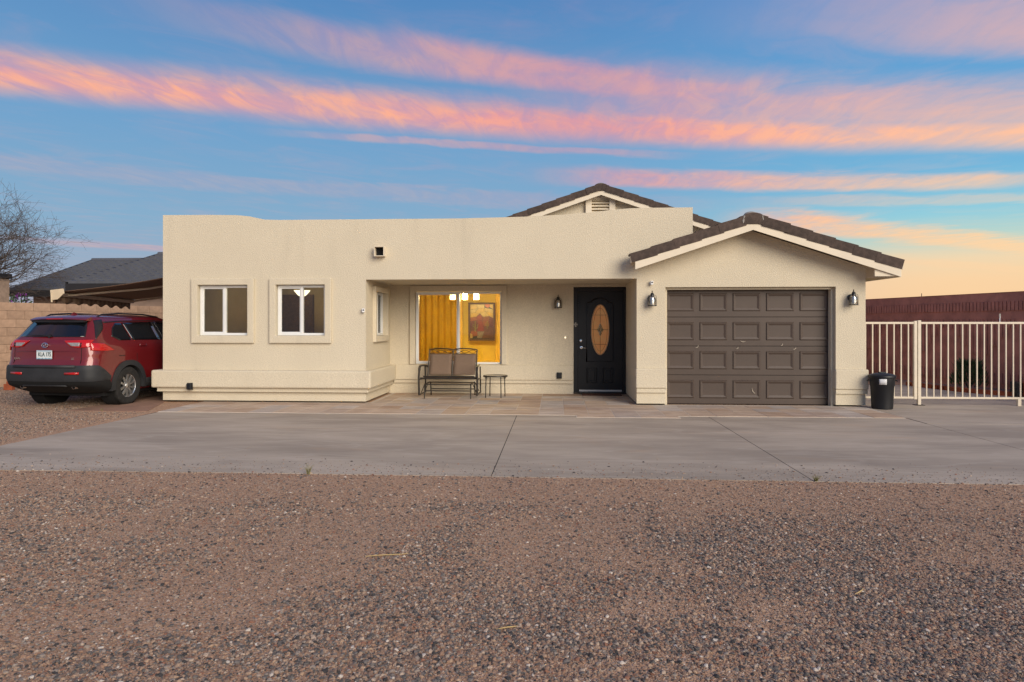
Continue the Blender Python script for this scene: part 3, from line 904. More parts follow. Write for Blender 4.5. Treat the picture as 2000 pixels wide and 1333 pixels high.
def gable(ridge, ztop, slope, xl, xr, yf, yb, xl_back=None):
    th = math.atan(slope)
    zt = lambda x: ztop - slope * abs(x - ridge)
    # deck
    dt = 0.10
    xb = xl if xl_back is None else xl_back
    MB().prism([(ridge, zt(ridge) - 0.05), (xr, zt(xr) - 0.05), (xr, zt(xr) - 0.05 - dt), (ridge, zt(ridge) - 0.05 - dt)], 'y', yf + 0.045, yb).build('roof_deck', TRIM, house, world=True)
    MB().prism([(ridge, zt(ridge) - 0.05), (xb, zt(xb) - 0.05), (xb, zt(xb) - 0.05 - dt), (ridge, zt(ridge) - 0.05 - dt)], 'y', yf + 0.045, yb).build('roof_deck', TRIM, house, world=True)
    if xl_back is not None:
        MB().prism([(xb, zt(xb) - 0.05), (xl + 0.05, zt(xl + 0.05) - 0.05), (xl + 0.05, zt(xl + 0.05) - 0.05 - dt), (xb, zt(xb) - 0.05 - dt)], 'y', yf + 0.045, 12.6).build('roof_deck', TRIM, house, world=True)
    # barge boards under the rake tiles
    for (x_, sgn) in ((xl + 0.10, -1), (xr - 0.06, 1)):
        MB().prism([(ridge, zt(ridge) - 0.135), (x_, zt(x_) - 0.135), (x_, zt(x_) - 0.30), (ridge, zt(ridge) - 0.30)], 'y', yf + 0.008, yf + 0.042).build('barge_board', TRIM, house, world=True)
    # rake tiles, each lapping the one below
    step = 0.405
    co, si = math.cos(th), math.sin(th)
    tilt = R(2.6)
    nl = int((ridge - 0.12 - xl) / (step * co)) + 1
    for k in range(nl):
        x_ = xl + k * step * co
        ln = min(TL, (ridge - 0.06 - x_) / co)
        if ln < 0.1:
            continue
        link_copy('rake_tile', tile_mesh, house, (x_, yf - 12.6 + rt.uniform(-0.006, 0.006) - 0.002 * k, zt(x_) + 0.012), (0, -(th - tilt), 0), (ln / TL, 1, 1))
    nr = int((xr - ridge - 0.12) / (step * co)) + 1
    for k in range(nr):
        xe = xr - k * step * co
        ln = min(TL, (xe - ridge - 0.06) / co)
        if ln < 0.1:
            continue
        xs_ = xe - ln * math.cos(th - tilt)
        link_copy('rake_tile', tile_mesh, house, (xs_, yf - 12.6 + rt.uniform(-0.006, 0.006) - 0.002 * k, zt(xe) + 0.012 + ln * math.sin(th - tilt)), (0, (th - tilt), 0), (ln / TL, 1, 1))
    # field tiles in courses behind the rake
    ft = MB()
    for sgn, xe, yend in ((-1, xb, yb), (1, xr, yb)):
        L = abs(xe - ridge) / co
        k = 0
        while k * 0.36 < L - 0.05:
            u0, u1 = k * 0.36, min((k + 1) * 0.36 + 0.06, L)
            P3 = lambda u, up: (ridge + sgn * u * co - sgn * up * si * -1 * 0, zt(ridge) - u * si + up)
            a_, b_ = P3(u0, -0.045), P3(u1, -0.012)
            poly = [a_, b_, (b_[0], b_[1] - 0.03), (a_[0], a_[1] - 0.02)]
            y_ = yf + 0.27
            while y_ < yend:
                ft.prism(poly, 'y', y_, min(y_ + 0.32, yend))
                y_ += 0.33
            k += 1
    fo = ft.build('field_tiles', TILE, house, world=True)
    fo['kind'] = 'stuff'
    # ridge cap with mortar at its front
    cap = [(ridge + 0.165 * math.cos(a), ztop - 0.06 + 0.062 * math.sin(a)) for a in [math.pi * k / 8 for k in range(9)]]
    MB().prism([(ridge - 0.165, ztop - 0.20)] + cap[::-1] + [(ridge + 0.165, ztop - 0.20)], 'y', yf - 0.012, yf + 0.34).build('ridge_cap', TILE, house, world=True, bevel=0.008)
    y_ = yf + 0.31
    while y_ < yb:
        MB().prism([(ridge + p * 0.86, ztop + q_) for p, q_ in ((-0.15, -0.12), (-0.10, -0.02), (0, 0.012), (0.10, -0.02), (0.15, -0.12))], 'y', y_, min(y_ + 0.42, yb)).build('ridge_cap', TILE, house, world=True, bevel=0.01)
        y_ += 0.40
    for s_ in (-1, 1):
        q = MB()
        q.tube([(ridge + s_ * (0.176 - 0.0006 * k * k) + rt.uniform(-0.004, 0.004), yf + 0.004 + rt.uniform(-0.004, 0.004), ztop - 0.19 + k * 0.021) for k in range(8)], [0.008] + [rt.uniform(0.014, 0.022) for k in range(6)] + [0.010], 7)
        q.build('ridge_mortar', MORTAR, house, True, world=True)
    q = MB().lathe([(0.13, ztop - 0.02), (0.10, ztop + 0.022), (0.05, ztop + 0.040), (0.0, ztop + 0.045)], (ridge, yf + 0.17, 0), 12)
    q.build('ridge_mortar', MORTAR, house, True, world=True)


gable(GX, GZ, GS, 1.31, 6.02, 12.20, 19.9, xl_back=2.495)
# open eave on the driveway side: fascia, soffit boards
zt_ = lambda x: GZ - GS * abs(x - GX)
MB().box(5.955, 5.99, 12.25, 19.9, zt_(5.97) - 0.30, zt_(5.97) - 0.06).build('eave_fascia', TRIM, house, world=True)
MB().box(5.541, 5.954, 12.245, 12.28, zt_(5.97) - 0.285, zt_(5.97) - 0.17).build('soffit_return', TRIM, house, world=True)
for k in range(9):
    MB().box(5.545, 5.95, 12.75 + k * 0.8, 12.79 + k * 0.8, zt_(5.97) - 0.28, zt_(5.6) - 0.16).build('rafter_tail', TRIM, house, world=True)

MGX, MGZ, MGS = 1.19, 5.17, 0.345
gable(MGX, MGZ, MGS, -4.2, 6.0, 18.0, 27.0)
gw = lambda x: MGZ - 0.17 - MGS * abs(x - MGX)
MB().prism([(MGX, gw(MGX)), (5.8, gw(5.8)), (5.8, 3.0), (-4.0, 3.0), (-4.0, gw(-4.0))], 'y', 18.3, 18.5).build('gable_wall', STUCCO, house, world=True)
vent = MB().box(0.80, 0.955, 18.19, 18.31, 4.0, gw(0.80) - 0.01).box(1.425, 1.58, 18.19, 18.31, 4.0, gw(1.58) - 0.01).build('gable_vent', TRIM, house, world=True, loc=(1.19, 18.2, 4.0))
MB().box(0.956, 1.424, 18.27, 18.305, 4.0, gw(0.956) - 0.01).build('vent_back', ROOMDARK, vent, world=True, loc=(1.19, 18.2, 4.0))
for k in range(9):
    z_ = 4.10 + k * 0.083
    MB().prism([(18.20, z_), (18.21, z_ - 0.008), (18.275, z_ + 0.045), (18.265, z_ + 0.053)], 'x', 0.957, 1.423).build('louver', TRIM, vent, world=True, loc=(1.19, 18.2, 4.0))
MB().box(0.957, 1.423, 18.2, 18.268, 4.80, gw(0.957) - 0.03).build('vent_head', TRIM, vent, world=True, loc=(1.19, 18.2, 4.0))

# ================================================================ things in the rooms
def curtain(x0, x1, y, z0, z1, label, amp=0.045, seed=1):
    rr = random.Random(seed)
    pts = []
    x = x0
    n = int((x1 - x0) / 0.02)
    ph = 0.0
    for k in range(n + 1):
        ph += 0.02 * rr.uniform(26, 46)
        pts.append((x0 + (x1 - x0) * k / n, y + amp * math.sin(ph) * rr.uniform(0.8, 1.1)))
    poly = pts + [(a, b + 0.012) for a, b in reversed(pts)]
    c = MB().prism(poly, 'z', z0, z1)
    o = c.build('curtain', CURTAIN, None, True, 60, world=True, loc=((x0 + x1) / 2, y, z0))
    tag(o, label, 'curtain')
    return o


curtain(-4.05, -2.50, 18.20, 0.08, 2.47, 'wide gold curtain hanging in folds left of the framed desert picture', seed=3)
curtain(-1.62, 0.15, 18.36, 0.08, 2.47, 'gold curtain hanging in folds right behind the framed desert picture', 0.035, seed=8)

pic = empty('framed_picture', (-1.985, 18.30, 1.03))
tag(pic, 'stained glass desert picture with cactus in a dark wood frame', 'picture')
PW, PH = 0.72, 1.03
b = ring(-PW / 2, PW / 2, 0, PH, 0.05, -0.035, 0.02).build('frame', WOODFRAME, pic, bevel=0.006)
MB().box(-PW / 2 + 0.045, PW / 2 - 0.045, 0.0, 0.015, 0.045, PH - 0.045).build('leading', BLACK, pic)


def pieces(cols, polys, y=-0.004):
    for (c, poly) in polys:
        cx = sum(p[0] for p in poly) / len(poly)
        cz = sum(p[1] for p in poly) / len(poly)
        q = [(cx + (p[0] - cx) * 0.97, cz + (p[1] - cz) * 0.97) for p in poly]
        MB().prism([(p[0] * (PW - 0.1) - (PW - 0.1) / 2, p[1] * (PH - 0.1) + 0.05) for p in q], 'y', y, 0.002).build('glass_piece', cols[c], pic)


PC = {k: mat('picture_' + k, c, 0.3, var=0.2, vscale=12) for k, c in dict(yellow=(0.42, 0.29, 0.05), pale=(0.40, 0.31, 0.10), sun=(0.45, 0.08, 0.02), red=(0.17, 0.03, 0.015), rust=(0.20, 0.065, 0.022), brown=(0.10, 0.045, 0.025), plum=(0.10, 0.03, 0.035), green=(0.16, 0.17, 0.05), grey=(0.16, 0.14, 0.12)).items()}
pieces(PC, [
    ('yellow', [(0, 1), (0.28, 1), (0.34, 0.88), (0, 0.84)]), ('pale', [(0.28, 1), (0.62, 1), (0.62, 0.90), (0.34, 0.88)]),
    ('sun', [(0.62, 0.99), (0.68, 0.92), (0.78, 0.90), (0.86, 0.94), (0.84, 1), (0.64, 1)]), ('yellow', [(0.86, 1), (1, 1), (1, 0.86), (0.86, 0.92)]),
    ('pale', [(0, 0.84), (0.34, 0.88), (0.2, 0.76), (0, 0.74)]), ('yellow', [(0.34, 0.88), (0.62, 0.90), (0.66, 0.80), (0.42, 0.74), (0.2, 0.76)]),
    ('pale', [(0.62, 0.90), (1, 0.86), (1, 0.74), (0.66, 0.80)]), ('yellow', [(0, 0.74), (0.2, 0.76), (0.42, 0.74), (0.26, 0.64), (0, 0.62)]),
    ('pale', [(0.42, 0.74), (0.66, 0.80), (0.84, 0.66), (0.56, 0.64)]), ('yellow', [(0.66, 0.80), (1, 0.74), (1, 0.60), (0.84, 0.66)]),
    ('rust', [(0, 0.62), (0.26, 0.64), (0.30, 0.54), (0, 0.50)]), ('red', [(0.26, 0.64), (0.42, 0.73), (0.56, 0.64), (0.52, 0.53), (0.30, 0.54)]),
    ('rust', [(0.56, 0.64), (0.84, 0.66), (0.80, 0.52), (0.52, 0.53)]), ('plum', [(0.84, 0.66), (1, 0.60), (1, 0.48), (0.80, 0.52)]),
    ('plum', [(0, 0.50), (0.30, 0.54), (0.34, 0.38), (0, 0.34)]), ('red', [(0.30, 0.54), (0.52, 0.53), (0.60, 0.36), (0.34, 0.38)]),
    ('rust', [(0.52, 0.53), (0.80, 0.52), (0.82, 0.36), (0.60, 0.36)]), ('plum', [(0.80, 0.52), (1, 0.48), (1, 0.32), (0.82, 0.36)]),
    ('brown', [(0, 0.34), (0.34, 0.38), (0.30, 0.22), (0.12, 0.25), (0, 0.2)]), ('red', [(0.34, 0.38), (0.60, 0.36), (0.62, 0.22), (0.30, 0.22)]),
    ('brown', [(0.60, 0.36), (0.82, 0.36), (1, 0.32), (1, 0.18), (0.62, 0.22)]), ('rust', [(0.0, 0.2), (0.12, 0.25), (0.30, 0.22), (0.34, 0.1), (0.1, 0.06)]),
    ('pale', [(0.0, 0.17), (0.12, 0.12), (0.10, 0.02), (0.0, 0.02)]), ('grey', [(0.30, 0.22), (0.62, 0.22), (0.5, 0.02), (0.30, 0.02)]),
    ('brown', [(0.62, 0.22), (1, 0.18), (1, 0.02), (0.5, 0.02)])])
for (cx, cz, s) in ((0.22, 0.30, 1.0), (0.74, 0.36, 0.75)):
    cxm, czm = cx * (PW - 0.1) - (PW - 0.1) / 2, cz * (PH - 0.1) + 0.05
    q = MB().tube([(cxm, -0.008, czm - 0.08 * s), (cxm, -0.008, czm + 0.2 * s)], 0.016 * s, 6)
    q.tube([(cxm, -0.008, czm), (cxm + 0.06 * s, -0.008, czm + 0.02 * s), (cxm + 0.065 * s, -0.008, czm + 0.12 * s)], 0.011 * s, 6)
    q.tube([(cxm, -0.008, czm + 0.03 * s), (cxm - 0.055 * s, -0.008, czm + 0.05 * s), (cxm - 0.06 * s, -0.008, czm + 0.13 * s)], 0.011 * s, 6)
    q.build('cactus', PC['green'], pic, True)

ch = empty('chandelier', (-2.2, 16.5, 2.5))
tag(ch, 'lit chandelier with three glowing glass shades inside the dining room window', 'chandelier')
MB().tube([(0, 0, 0), (0, 0, -0.22)], 0.012, 8).lathe([(0.06, -0.03), (0.06, 0.0)], n=16).build('stem', BRONZE, ch, True)
MB().tube([(-0.34, 0, -0.22), (0.34, 0, -0.22)], 0.012, 8).build('crossbar', BRONZE, ch, True)
for dx in (-0.30, 0.0, 0.28):
    sh = MB().lathe([(0.05, -0.245), (0.066, -0.26), (0.07, -0.42), (0.05, -0.425)], (dx, 0, 0), 20).build('shade', BULB, ch, True)
    ld = bpy.data.lights.new('bulb', 'POINT')
    ld.energy = 75
    ld.color = (1.0, 0.78, 0.40)
    ld.shadow_soft_size = 0.08
    lo = bpy.data.objects.new('bulb', ld)
    COL.objects.link(lo)
    lo.parent = ch
    lo.location = (dx, -0.12, -0.40)

cl = empty('ceiling_lamp', (-5.68, 15.0, 2.5))
tag(cl, 'lit frosted bowl ceiling lamp seen through the bedroom window', 'lamp')
MB().lathe([(0.0, -0.40), (0.05, -0.395), (0.10, -0.36), (0.14, -0.31), (0.18, -0.265), (0.175, -0.26)], n=24).build('bowl_shade', BOWL, cl, True)
MB().tube([(0, 0, 0), (0, 0, -0.27)], 0.012, 8).build('stem', BRONZE, cl, True)
MB().lathe([(0.09, -0.04), (0.07, -0.0)], n=20).build('canopy', TRIM, cl, True)
ld = bpy.data.lights.new('bulb', 'POINT')
ld.energy = 45
ld.color = (1.0, 0.75, 0.42)
ld.shadow_soft_size = 0.1
lo = bpy.data.objects.new('bulb', ld)
COL.objects.link(lo)
lo.parent = cl
lo.location = (0, 0, -0.16)

# ================================================================ things on the walls
def lantern(loc, label):
    o = empty('wall_lantern', loc)
    tag(o, label, 'lantern', 'black jar wall lanterns')
    MB().lathe([(0.065, 0.0), (0.065, -0.018), (0.05, -0.026), (0.0, -0.028)], (0, 0, 0.09), 20, 'y').build('backplate', BLACK, o, True)
    MB().tube([(0, -0.02, 0.09), (0, -0.06, 0.13), (0, -0.11, 0.165), (0, -0.11, 0.14)], 0.009, 8).build('arm', BLACK, o, True)
    MB().lathe([(0.0, 0.235), (0.008, 0.228), (0.01, 0.21), (0.005, 0.20), (0.016, 0.193), (0.03, 0.178), (0.034, 0.165), (0.03, 0.155), (0.034, 0.145), (0.036, 0.125)], (0, -0.11, 0), 16).build('cap', BLACK, o, True)
    MB().lathe([(0.036, 0.13), (0.055, 0.115), (0.066, 0.09), (0.070, 0.05), (0.070, -0.035), (0.066, -0.035), (0.066, 0.05), (0.062, 0.088), (0.034, 0.125)], (0, -0.11, 0), 20, caps='loop').build('glass_jar', CLEARGLASS, o, True)
    MB().lathe([(0.03, 0.12), (0.042, 0.10), (0.047, 0.05), (0.047, -0.02), (0.03, -0.03)], (0, -0.11, 0), 16).build('inner_sleeve', SEEDED, o, True)
    MB().lathe([(0.078, -0.048), (0.08, -0.042), (0.078, -0.034), (0.066, -0.034), (0.066, -0.048)], (0, -0.11, 0), 20, caps='loop').build('base_ring', BLACK, o, True)
    for s in (-1, 1):
        MB().tube([(s * 0.034, -0.11, 0.15), (s * 0.065, -0.11, 0.145), (s * 0.077, -0.11, 0.115), (s * 0.079, -0.11, -0.04)], 0.004, 6).build('side_wire', BLACK, o, True)
    return o


lantern((0.055, 14.5, 1.87), 'black jar wall lantern on the porch wall beside the black front door')
lantern((1.745, 12.6, 1.86), 'black jar wall lantern on the pier between front door and garage door')
lantern((5.285, 12.6, 1.87), 'black jar wall lantern on the garage pier above the trash bin')


def camera_unit(loc, label, turn):
    o = empty('security_camera', loc, R(turn))
    tag(o, label, 'camera', 'small white security cameras')
    MB().lathe([(0.026, 0.0), (0.026, -0.012), (0.012, -0.016)], n=14, axis='y').tube([(0, -0.01, 0), (0, -0.035, 0.012)], 0.008, 8).build('mount', WHITE, o, True)
    MB().box(-0.026, 0.026, -0.085, -0.028, -0.035, 0.038).build('body', WHITE, o, bevel=0.012)
    MB().lathe([(0.016, -0.084), (0.016, -0.089), (0.0, -0.09)], (0, 0, 0.008), 14, 'y').build('lens', BLACK, o, True)


camera_unit((-3.61, 12.6, 1.74), 'small white security camera on the wall corner beside the porch recess', 25)
camera_unit((1.735, 12.6, 2.235), 'small white security camera above the lantern between door and garage', 10)


def outlet(loc, label):
    o = empty('outlet_cover', loc)
    tag(o, label, 'outlet', 'black weatherproof outlet covers')
    MB().box(-0.055, 0.055, -0.018, 0.004, -0.065, 0.065).build('back_box', BLACK, o, bevel=0.006)
    MB().box(-0.046, 0.046, -0.065, -0.018, -0.055, 0.055).build('bubble_cover', BINBLK, o, bevel=0.015)
    MB().box(0.036, 0.05, -0.075, -0.03, -0.06, -0.035).build('latch', BLACK, o, bevel=0.003)


outlet((-6.87, 12.45, 0.315), 'black outlet cover on the base band under the bedroom window farthest from the porch')
outlet((0.08, 14.44, 0.40), 'black outlet cover low on the porch wall beside the front door')
o = empty('doorbell', (0.205, 14.5, 1.2))
tag(o, 'small lit white doorbell button on the porch wall', 'doorbell')
MB().box(-0.024, 0.024, -0.012, 0.003, -0.05, 0.05).build('plate', TRIM, o, bevel=0.006)
MB().lathe([(0.016, -0.010), (0.016, -0.018), (0.0, -0.02)], n=14, axis='y').build('button', BELLGLOW, o, True)

# ================================================================ porch furniture
be = empty('glider_bench', (-2.13, 13.78, 0.009))
tag(be, 'bronze metal two seat glider bench with brown sling seats under the lit window', 'bench')
def bt(name, pts, r, m_=BRONZE, n=8, sx=1.0):
    return MB().tube(pts, r, n, sx=sx).build(name, m_, be, True)
ybk = lambda z: 0.16 + (z - 0.38) * 0.36       # the backrest leans away
for x in (-0.50, 0.0, 0.50):
    bt('back_post', [(x, ybk(0.36), 0.36), (x, ybk(0.95), 0.945)], 0.014)
for (a, b_) in ((-0.49, -0.01), (0.01, 0.49)):
    c = (a + b_) / 2
    bt('top_rail', [(a + (b_ - a) * k / 8, ybk(0.95), 0.945 + 0.022 * math.sin(math.pi * k / 8)) for k in range(9)], 0.014)
    bt('mid_rail', [(a, ybk(0.86), 0.855), (b_, ybk(0.86), 0.855)], 0.009)
    for ph in (0, math.pi):
        bt('scroll_bar', [(a + (b_ - a) * k / 24, ybk(0.9), 0.903 + 0.030 * math.sin(ph + 3 * math.pi * k / 24)) for k in range(25)], 0.006, n=6)
    q = MB()
    for k in range(9):
        for i in range(7):
            u, v_ = k / 8, i / 6
            z = 0.43 + 0.42 * u
            q.v.append((a + 0.01 + (b_ - a - 0.02) * v_, ybk(z) + 0.022 * math.sin(math.pi * u), z))
    for k in range(8):
        for i in range(6):
            q.f.append((k * 7 + i, k * 7 + i + 1, k * 7 + i + 8, k * 7 + i + 7))
    s_ = q.build('back_sling', SLING, be, True)
    s_.modifiers.new('solid', 'SOLIDIFY').thickness = 0.006
    q = MB()
    for k in range(9):
        for i in range(7):
            u, v_ = k / 8, i / 6
            q.v.append((a + 0.01 + (b_ - a - 0.02) * v_, -0.27 + 0.46 * u, 0.425 - 0.05 * u - 0.02 * math.sin(math.pi * u)))
    for k in range(8):
        for i in range(6):
            q.f.append((k * 7 + i, k * 7 + i + 1, k * 7 + i + 8, k * 7 + i + 7))
    s_ = q.build('seat_sling', SLING, be, True)
    s_.modifiers.new('solid', 'SOLIDIFY').thickness = 0.006
bt('seat_front_rail', [(-0.57, -0.29, 0.395), (0.57, -0.29, 0.395)], 0.017)
bt('seat_front_bar', [(-0.51, -0.275, 0.432), (0.51, -0.275, 0.432)], 0.012)
bt('seat_rear_rail', [(-0.5, 0.2, 0.375), (0.5, 0.2, 0.375)], 0.014)
for x in (-0.50, 0.0, 0.50):
    bt('seat_bar', [(x, -0.28, 0.428), (x, 0.2, 0.378)], 0.012)
for s in (-1, 1):
    x = s * 0.575
    bt('arm_rest', [(s * 0.51, 0.25, 0.60), (s * 0.56, 0.10, 0.632), (x, -0.12, 0.64), (x, -0.27, 0.632), (x, -0.325, 0.60), (x, -0.335, 0.55)], 0.019, sx=1.4)
    bt('arm_post', [(x, -0.335, 0.56), (x * 1.02, -0.345, 0.42), (x * 1.01, -0.33, 0.06)], 0.021, sx=1.3)
    bt('rear_post', [(x, 0.26, 0.60), (x, 0.30, 0.30), (x, 0.31, 0.05)], 0.015)
    bt('skid_bar', [(x, -0.33, 0.07), (x, 0.31, 0.07)], 0.013)
    bt('side_bar', [(x, -0.33, 0.37), (x, 0.28, 0.36)], 0.013)
    xl = s * 0.46
    bt('leg', [(xl, -0.40, 0.0), (xl, -0.39, 0.25), (xl, -0.34, 0.285), (xl, 0.2, 0.285), (xl, 0.27, 0.25), (xl, 0.33, 0.0)], 0.013)
    for yy in (-0.25, 0.15):
        bt('glide_link', [(s * 0.48, yy, 0.285), (s * 0.56, yy + 0.03, 0.10)], 0.009, n=6)
for yy, z in ((-0.36, 0.275), (0.22, 0.275), (0.30, 0.13), (-0.385, 0.155)):
    bt('stretcher', [(-0.46, yy, z), (0.46, yy, z)], 0.011)

tb = empty('side_table', (-1.215, 13.77, 0.009))
tag(tb, 'round bronze patio side table with glass top beside the bench', 'table')
MB().lathe([(0.225, 0.418), (0.245, 0.412), (0.25, 0.425), (0.245, 0.442), (0.225, 0.44)], n=36, caps='loop').build('rim', BRONZE, tb, True)
MB().lathe([(0.0, 0.426), (0.232, 0.426), (0.232, 0.436), (0.0, 0.4361)], n=36).build('glass_top', TABLEGLASS, tb, True)
for k in range(4):
    a = R(35 + 90 * k)
    MB().tube([(0.215 * math.cos(a), 0.215 * math.sin(a), 0.42), (0.222 * math.cos(a), 0.222 * math.sin(a), 0.2), (0.226 * math.cos(a), 0.226 * math.sin(a), 0.0)], 0.0105, 8).build('leg', BRONZE, tb, True)
MB().tube([(0.217 * math.cos(R(k * 10)), 0.217 * math.sin(R(k * 10)), 0.385) for k in range(36)], 0.006, 6, True).build('apron_ring', BRONZE, tb, True)

dm = MB().box(0.55, 1.36, 14.14, 14.44, 0.010, 0.030).build('doormat', MATBROWN, None, world=True, loc=(0.955, 14.29, 0.010), bevel=0.006)
tag(dm, 'brown coir doormat in front of the black front door', 'doormat')

# ================================================================ trash bin
bn = empty('trash_bin', (5.735, 12.40, 0.0))
bn.scale = (0.92, 0.92, 0.98)
tag(bn, 'black round plastic trash bin with lid and white sticker by the garage pier', 'bin')
MB().lathe([(0.0, 0.0), (0.175, 0.0), (0.185, 0.012), (0.188, 0.06), (0.205, 0.40), (0.214, 0.42), (0.222, 0.55), (0.232, 0.555), (0.232, 0.572), (0.0, 0.573)], n=32).build('barrel', BINBLK, bn, True, 25)
MB().lathe([(0.240, 0.560), (0.243, 0.575), (0.236, 0.60), (0.19, 0.622), (0.10, 0.638), (0.0, 0.643)], n=32).build('lid', BINBLK, bn, True, 25)
MB().box(-0.07, 0.07, -0.02, 0.02, 0.636, 0.662).build('lid_grip', BINBLK, bn, bevel=0.008)
for s in (-1, 1):
    MB().tube([(s * 0.225, -0.05, 0.52), (s * 0.262, -0.04, 0.50), (s * 0.262, 0.04, 0.50), (s * 0.225, 0.05, 0.52)], 0.010, 8).build('handle', BINBLK, bn, True)
st = MB()
for k in range(7):
    a = R(-128 + k * 5.6)
    for z in (0.445, 0.545):
        r_ = 0.2155 + (z - 0.42) * 0.0615 + 0.002
        st.v.append((r_ * math.cos(a), r_ * math.sin(a), z))
for k in range(6):
    st.f.append((2 * k, 2 * k + 2, 2 * k + 3, 2 * k + 1))
so = st.build('sticker', WHITE, bn, True)
so.modifiers.new('solid', 'SOLIDIFY').thickness = 0.001
MB().box(-0.155, -0.143, -0.19, -0.17, 0.50, 0.506).build('sticker_print', BLACK, bn)

# ================================================================ cream fence with gate
def fence(x0, x1, posts, label, name, pick, foot=None, feet=()):
    y = 12.95
    o = empty(name, ((x0 + x1) / 2, y, 0))
    tag(o, label, 'fence')
    MB().box(x0, x1, y - 0.019, y + 0.019, 1.488, 1.526).build('top_rail', CREAMPAINT, o, world=True, bevel=0.003)
    MB().box(x0, x1, y - 0.019, y + 0.019, 0.122, 0.158).build('bottom_rail', CREAMPAINT, o, world=True, bevel=0.003)
    pm_ = MB().box(-0.0095, 0.0095, -0.0095, 0.0095, 0.150, 1.495).mesh('picket', CREAMPAINT)
    for p in pick:
        link_copy('picket', pm_, o, (p - (x0 + x1) / 2, 0, 0))
    for (a, b_, z0, z1) in posts:
        MB().box(a, b_, y - 0.027, y + 0.027, z0, z1).build('post', CREAMPAINT, o, world=True, bevel=0.004)
    for (a, b_) in feet:
        MB().box(a, b_, y - 0.07, y + 0.07, 0.002, 0.010).build('foot_plate', BRONZE, o, world=True)
    return o


fence(5.552, 6.60, [(6.545, 6.598, 0.11, 1.545)], 'cream metal picket fence panel between garage wall and gate post', 'picket_fence', [5.69 + 0.127 * k for k in range(7)])
fence(6.672, 11.0, [(6.612, 6.668, 0.012, 1.555), (8.36, 8.42, 0.0, 0.13), (9.3, 9.35, 0.0, 1.53)], 'cream metal picket gate with long rails in front of the red wall', 'picket_gate', [6.775 + 0.1265 * k for k in range(33)], feet=[(6.56, 6.72)])
o = empty('rail_tag', (8.06, 12.95, 1.526))
tag(o, 'thin white plastic latch pull standing on the gate top rail', 'latch')
MB().tube([(0, 0, 0), (0.0, 0, 0.05), (0.004, 0, 0.10)], 0.008, 6).build('stem', WHITE, o, True)
MB().box(-0.012, 0.016, -0.006, 0.006, 0.09, 0.15).build('tip', MORTAR, o, bevel=0.003)

# ================================================================ tan block wall along the left boundary
A, B = Vector((-13.62, 13.46, 0)), Vector((-10.55, 21.9, 0))
dirw = (B - A).normalized()
ang = math.atan2(dirw.y, dirw.x)
bw = empty('block_wall', A, ang)
tag(bw, 'tan concrete block boundary wall behind the red car', 'wall')
L_ = (B - A).length
MB().box(0, L_, 0.02, 0.18, -0.05, 1.99).build('mortar_core', BLKMORTAR, bw)
bmesh_ = MB().box(-0.1965, 0.1965, 0.0, 0.2, 0.004, 0.196).mesh('block', BLOCK)
hmesh_ = MB().box(-0.0965, 0.0965, 0.0, 0.2, 0.004, 0.196).mesh('block', BLOCK)
nb = int(L_ / 0.4)
for r_ in range(10):
    for c_ in range(nb):
        x = 0.2 + c_ * 0.4 + (0.2 if r_ % 2 else 0.0)
        if x + 0.2 > L_:
            continue
        link_copy('block', bmesh_, bw, (x, rnd.uniform(-0.002, 0.002), r_ * 0.2), (0, 0, 0))
    if r_ % 2:
        link_copy('block', hmesh_, bw, (0.1, 0, r_ * 0.2))

# ================================================================ red wall along the right boundary
A, B = Vector((11.25, 10.1, 0)), Vector((8.1, 24.1, 0))
dirw = (B - A).normalized()
ang = math.atan2(dirw.y, dirw.x)
rw = empty('ribbed_wall', A, ang)
tag(rw, 'dark red painted block wall with ribbed zigzag pattern behind the gate', 'wall')
L_ = (B - A).length
# local +y of this wall points to the driveway side
MB().box(0, L_, -0.2, 0.0, -0.05, 2.185).build('wall_body', REDWALL, rw)
MB().box(0, L_, -0.215, 0.012, 2.187, 2.195).build('cap', REDWALL, rw)
rr = random.Random(4)
ribs = MB()
base = MB()
n = int(L_ / 0.1)
for k in range(n):
    x = k * 0.1 + 0.012
    j = rr.uniform(-0.003, 0.003)
    ribs.box(x, x + 0.076, -0.02, 0.030 + j, 1.785, 1.985)
    base.box(x, x + 0.076, -0.02, 0.030 + j, 0.16, 0.38)
    col = (k // 2)
    ph = (col + 3) % 10
    steps = 5 - abs(ph - 5)
    for s in range(steps):
        ribs.box(x, x + 0.076, -0.02, 0.030 + j, 1.585 - (s + 1) * 0.2 + 0.005, 1.585 - s * 0.2)
for m_ in (ribs.build('rib_courses', REDWALL, rw), base.build('rib_courses', REDWALL, rw)):
    m_['kind'] = 'stuff'
for z in (0.4, 0.6, 0.8, 1.0, 1.2, 1.4, 1.6):
    MB().box(0, L_, -0.01, 0.0025, z - 0.004, z + 0.004).build('bed_joint', REDWALL, rw)
q = MB().tube([(0, 0, 0), (0.004, 0, 0.10)], 0.008, 6).build('vent_stub', BRONZE, None, True, loc=(9.5, 18.4, 2.18))
tag(q, 'thin dark rod sticking up from the red wall top', 'rod')

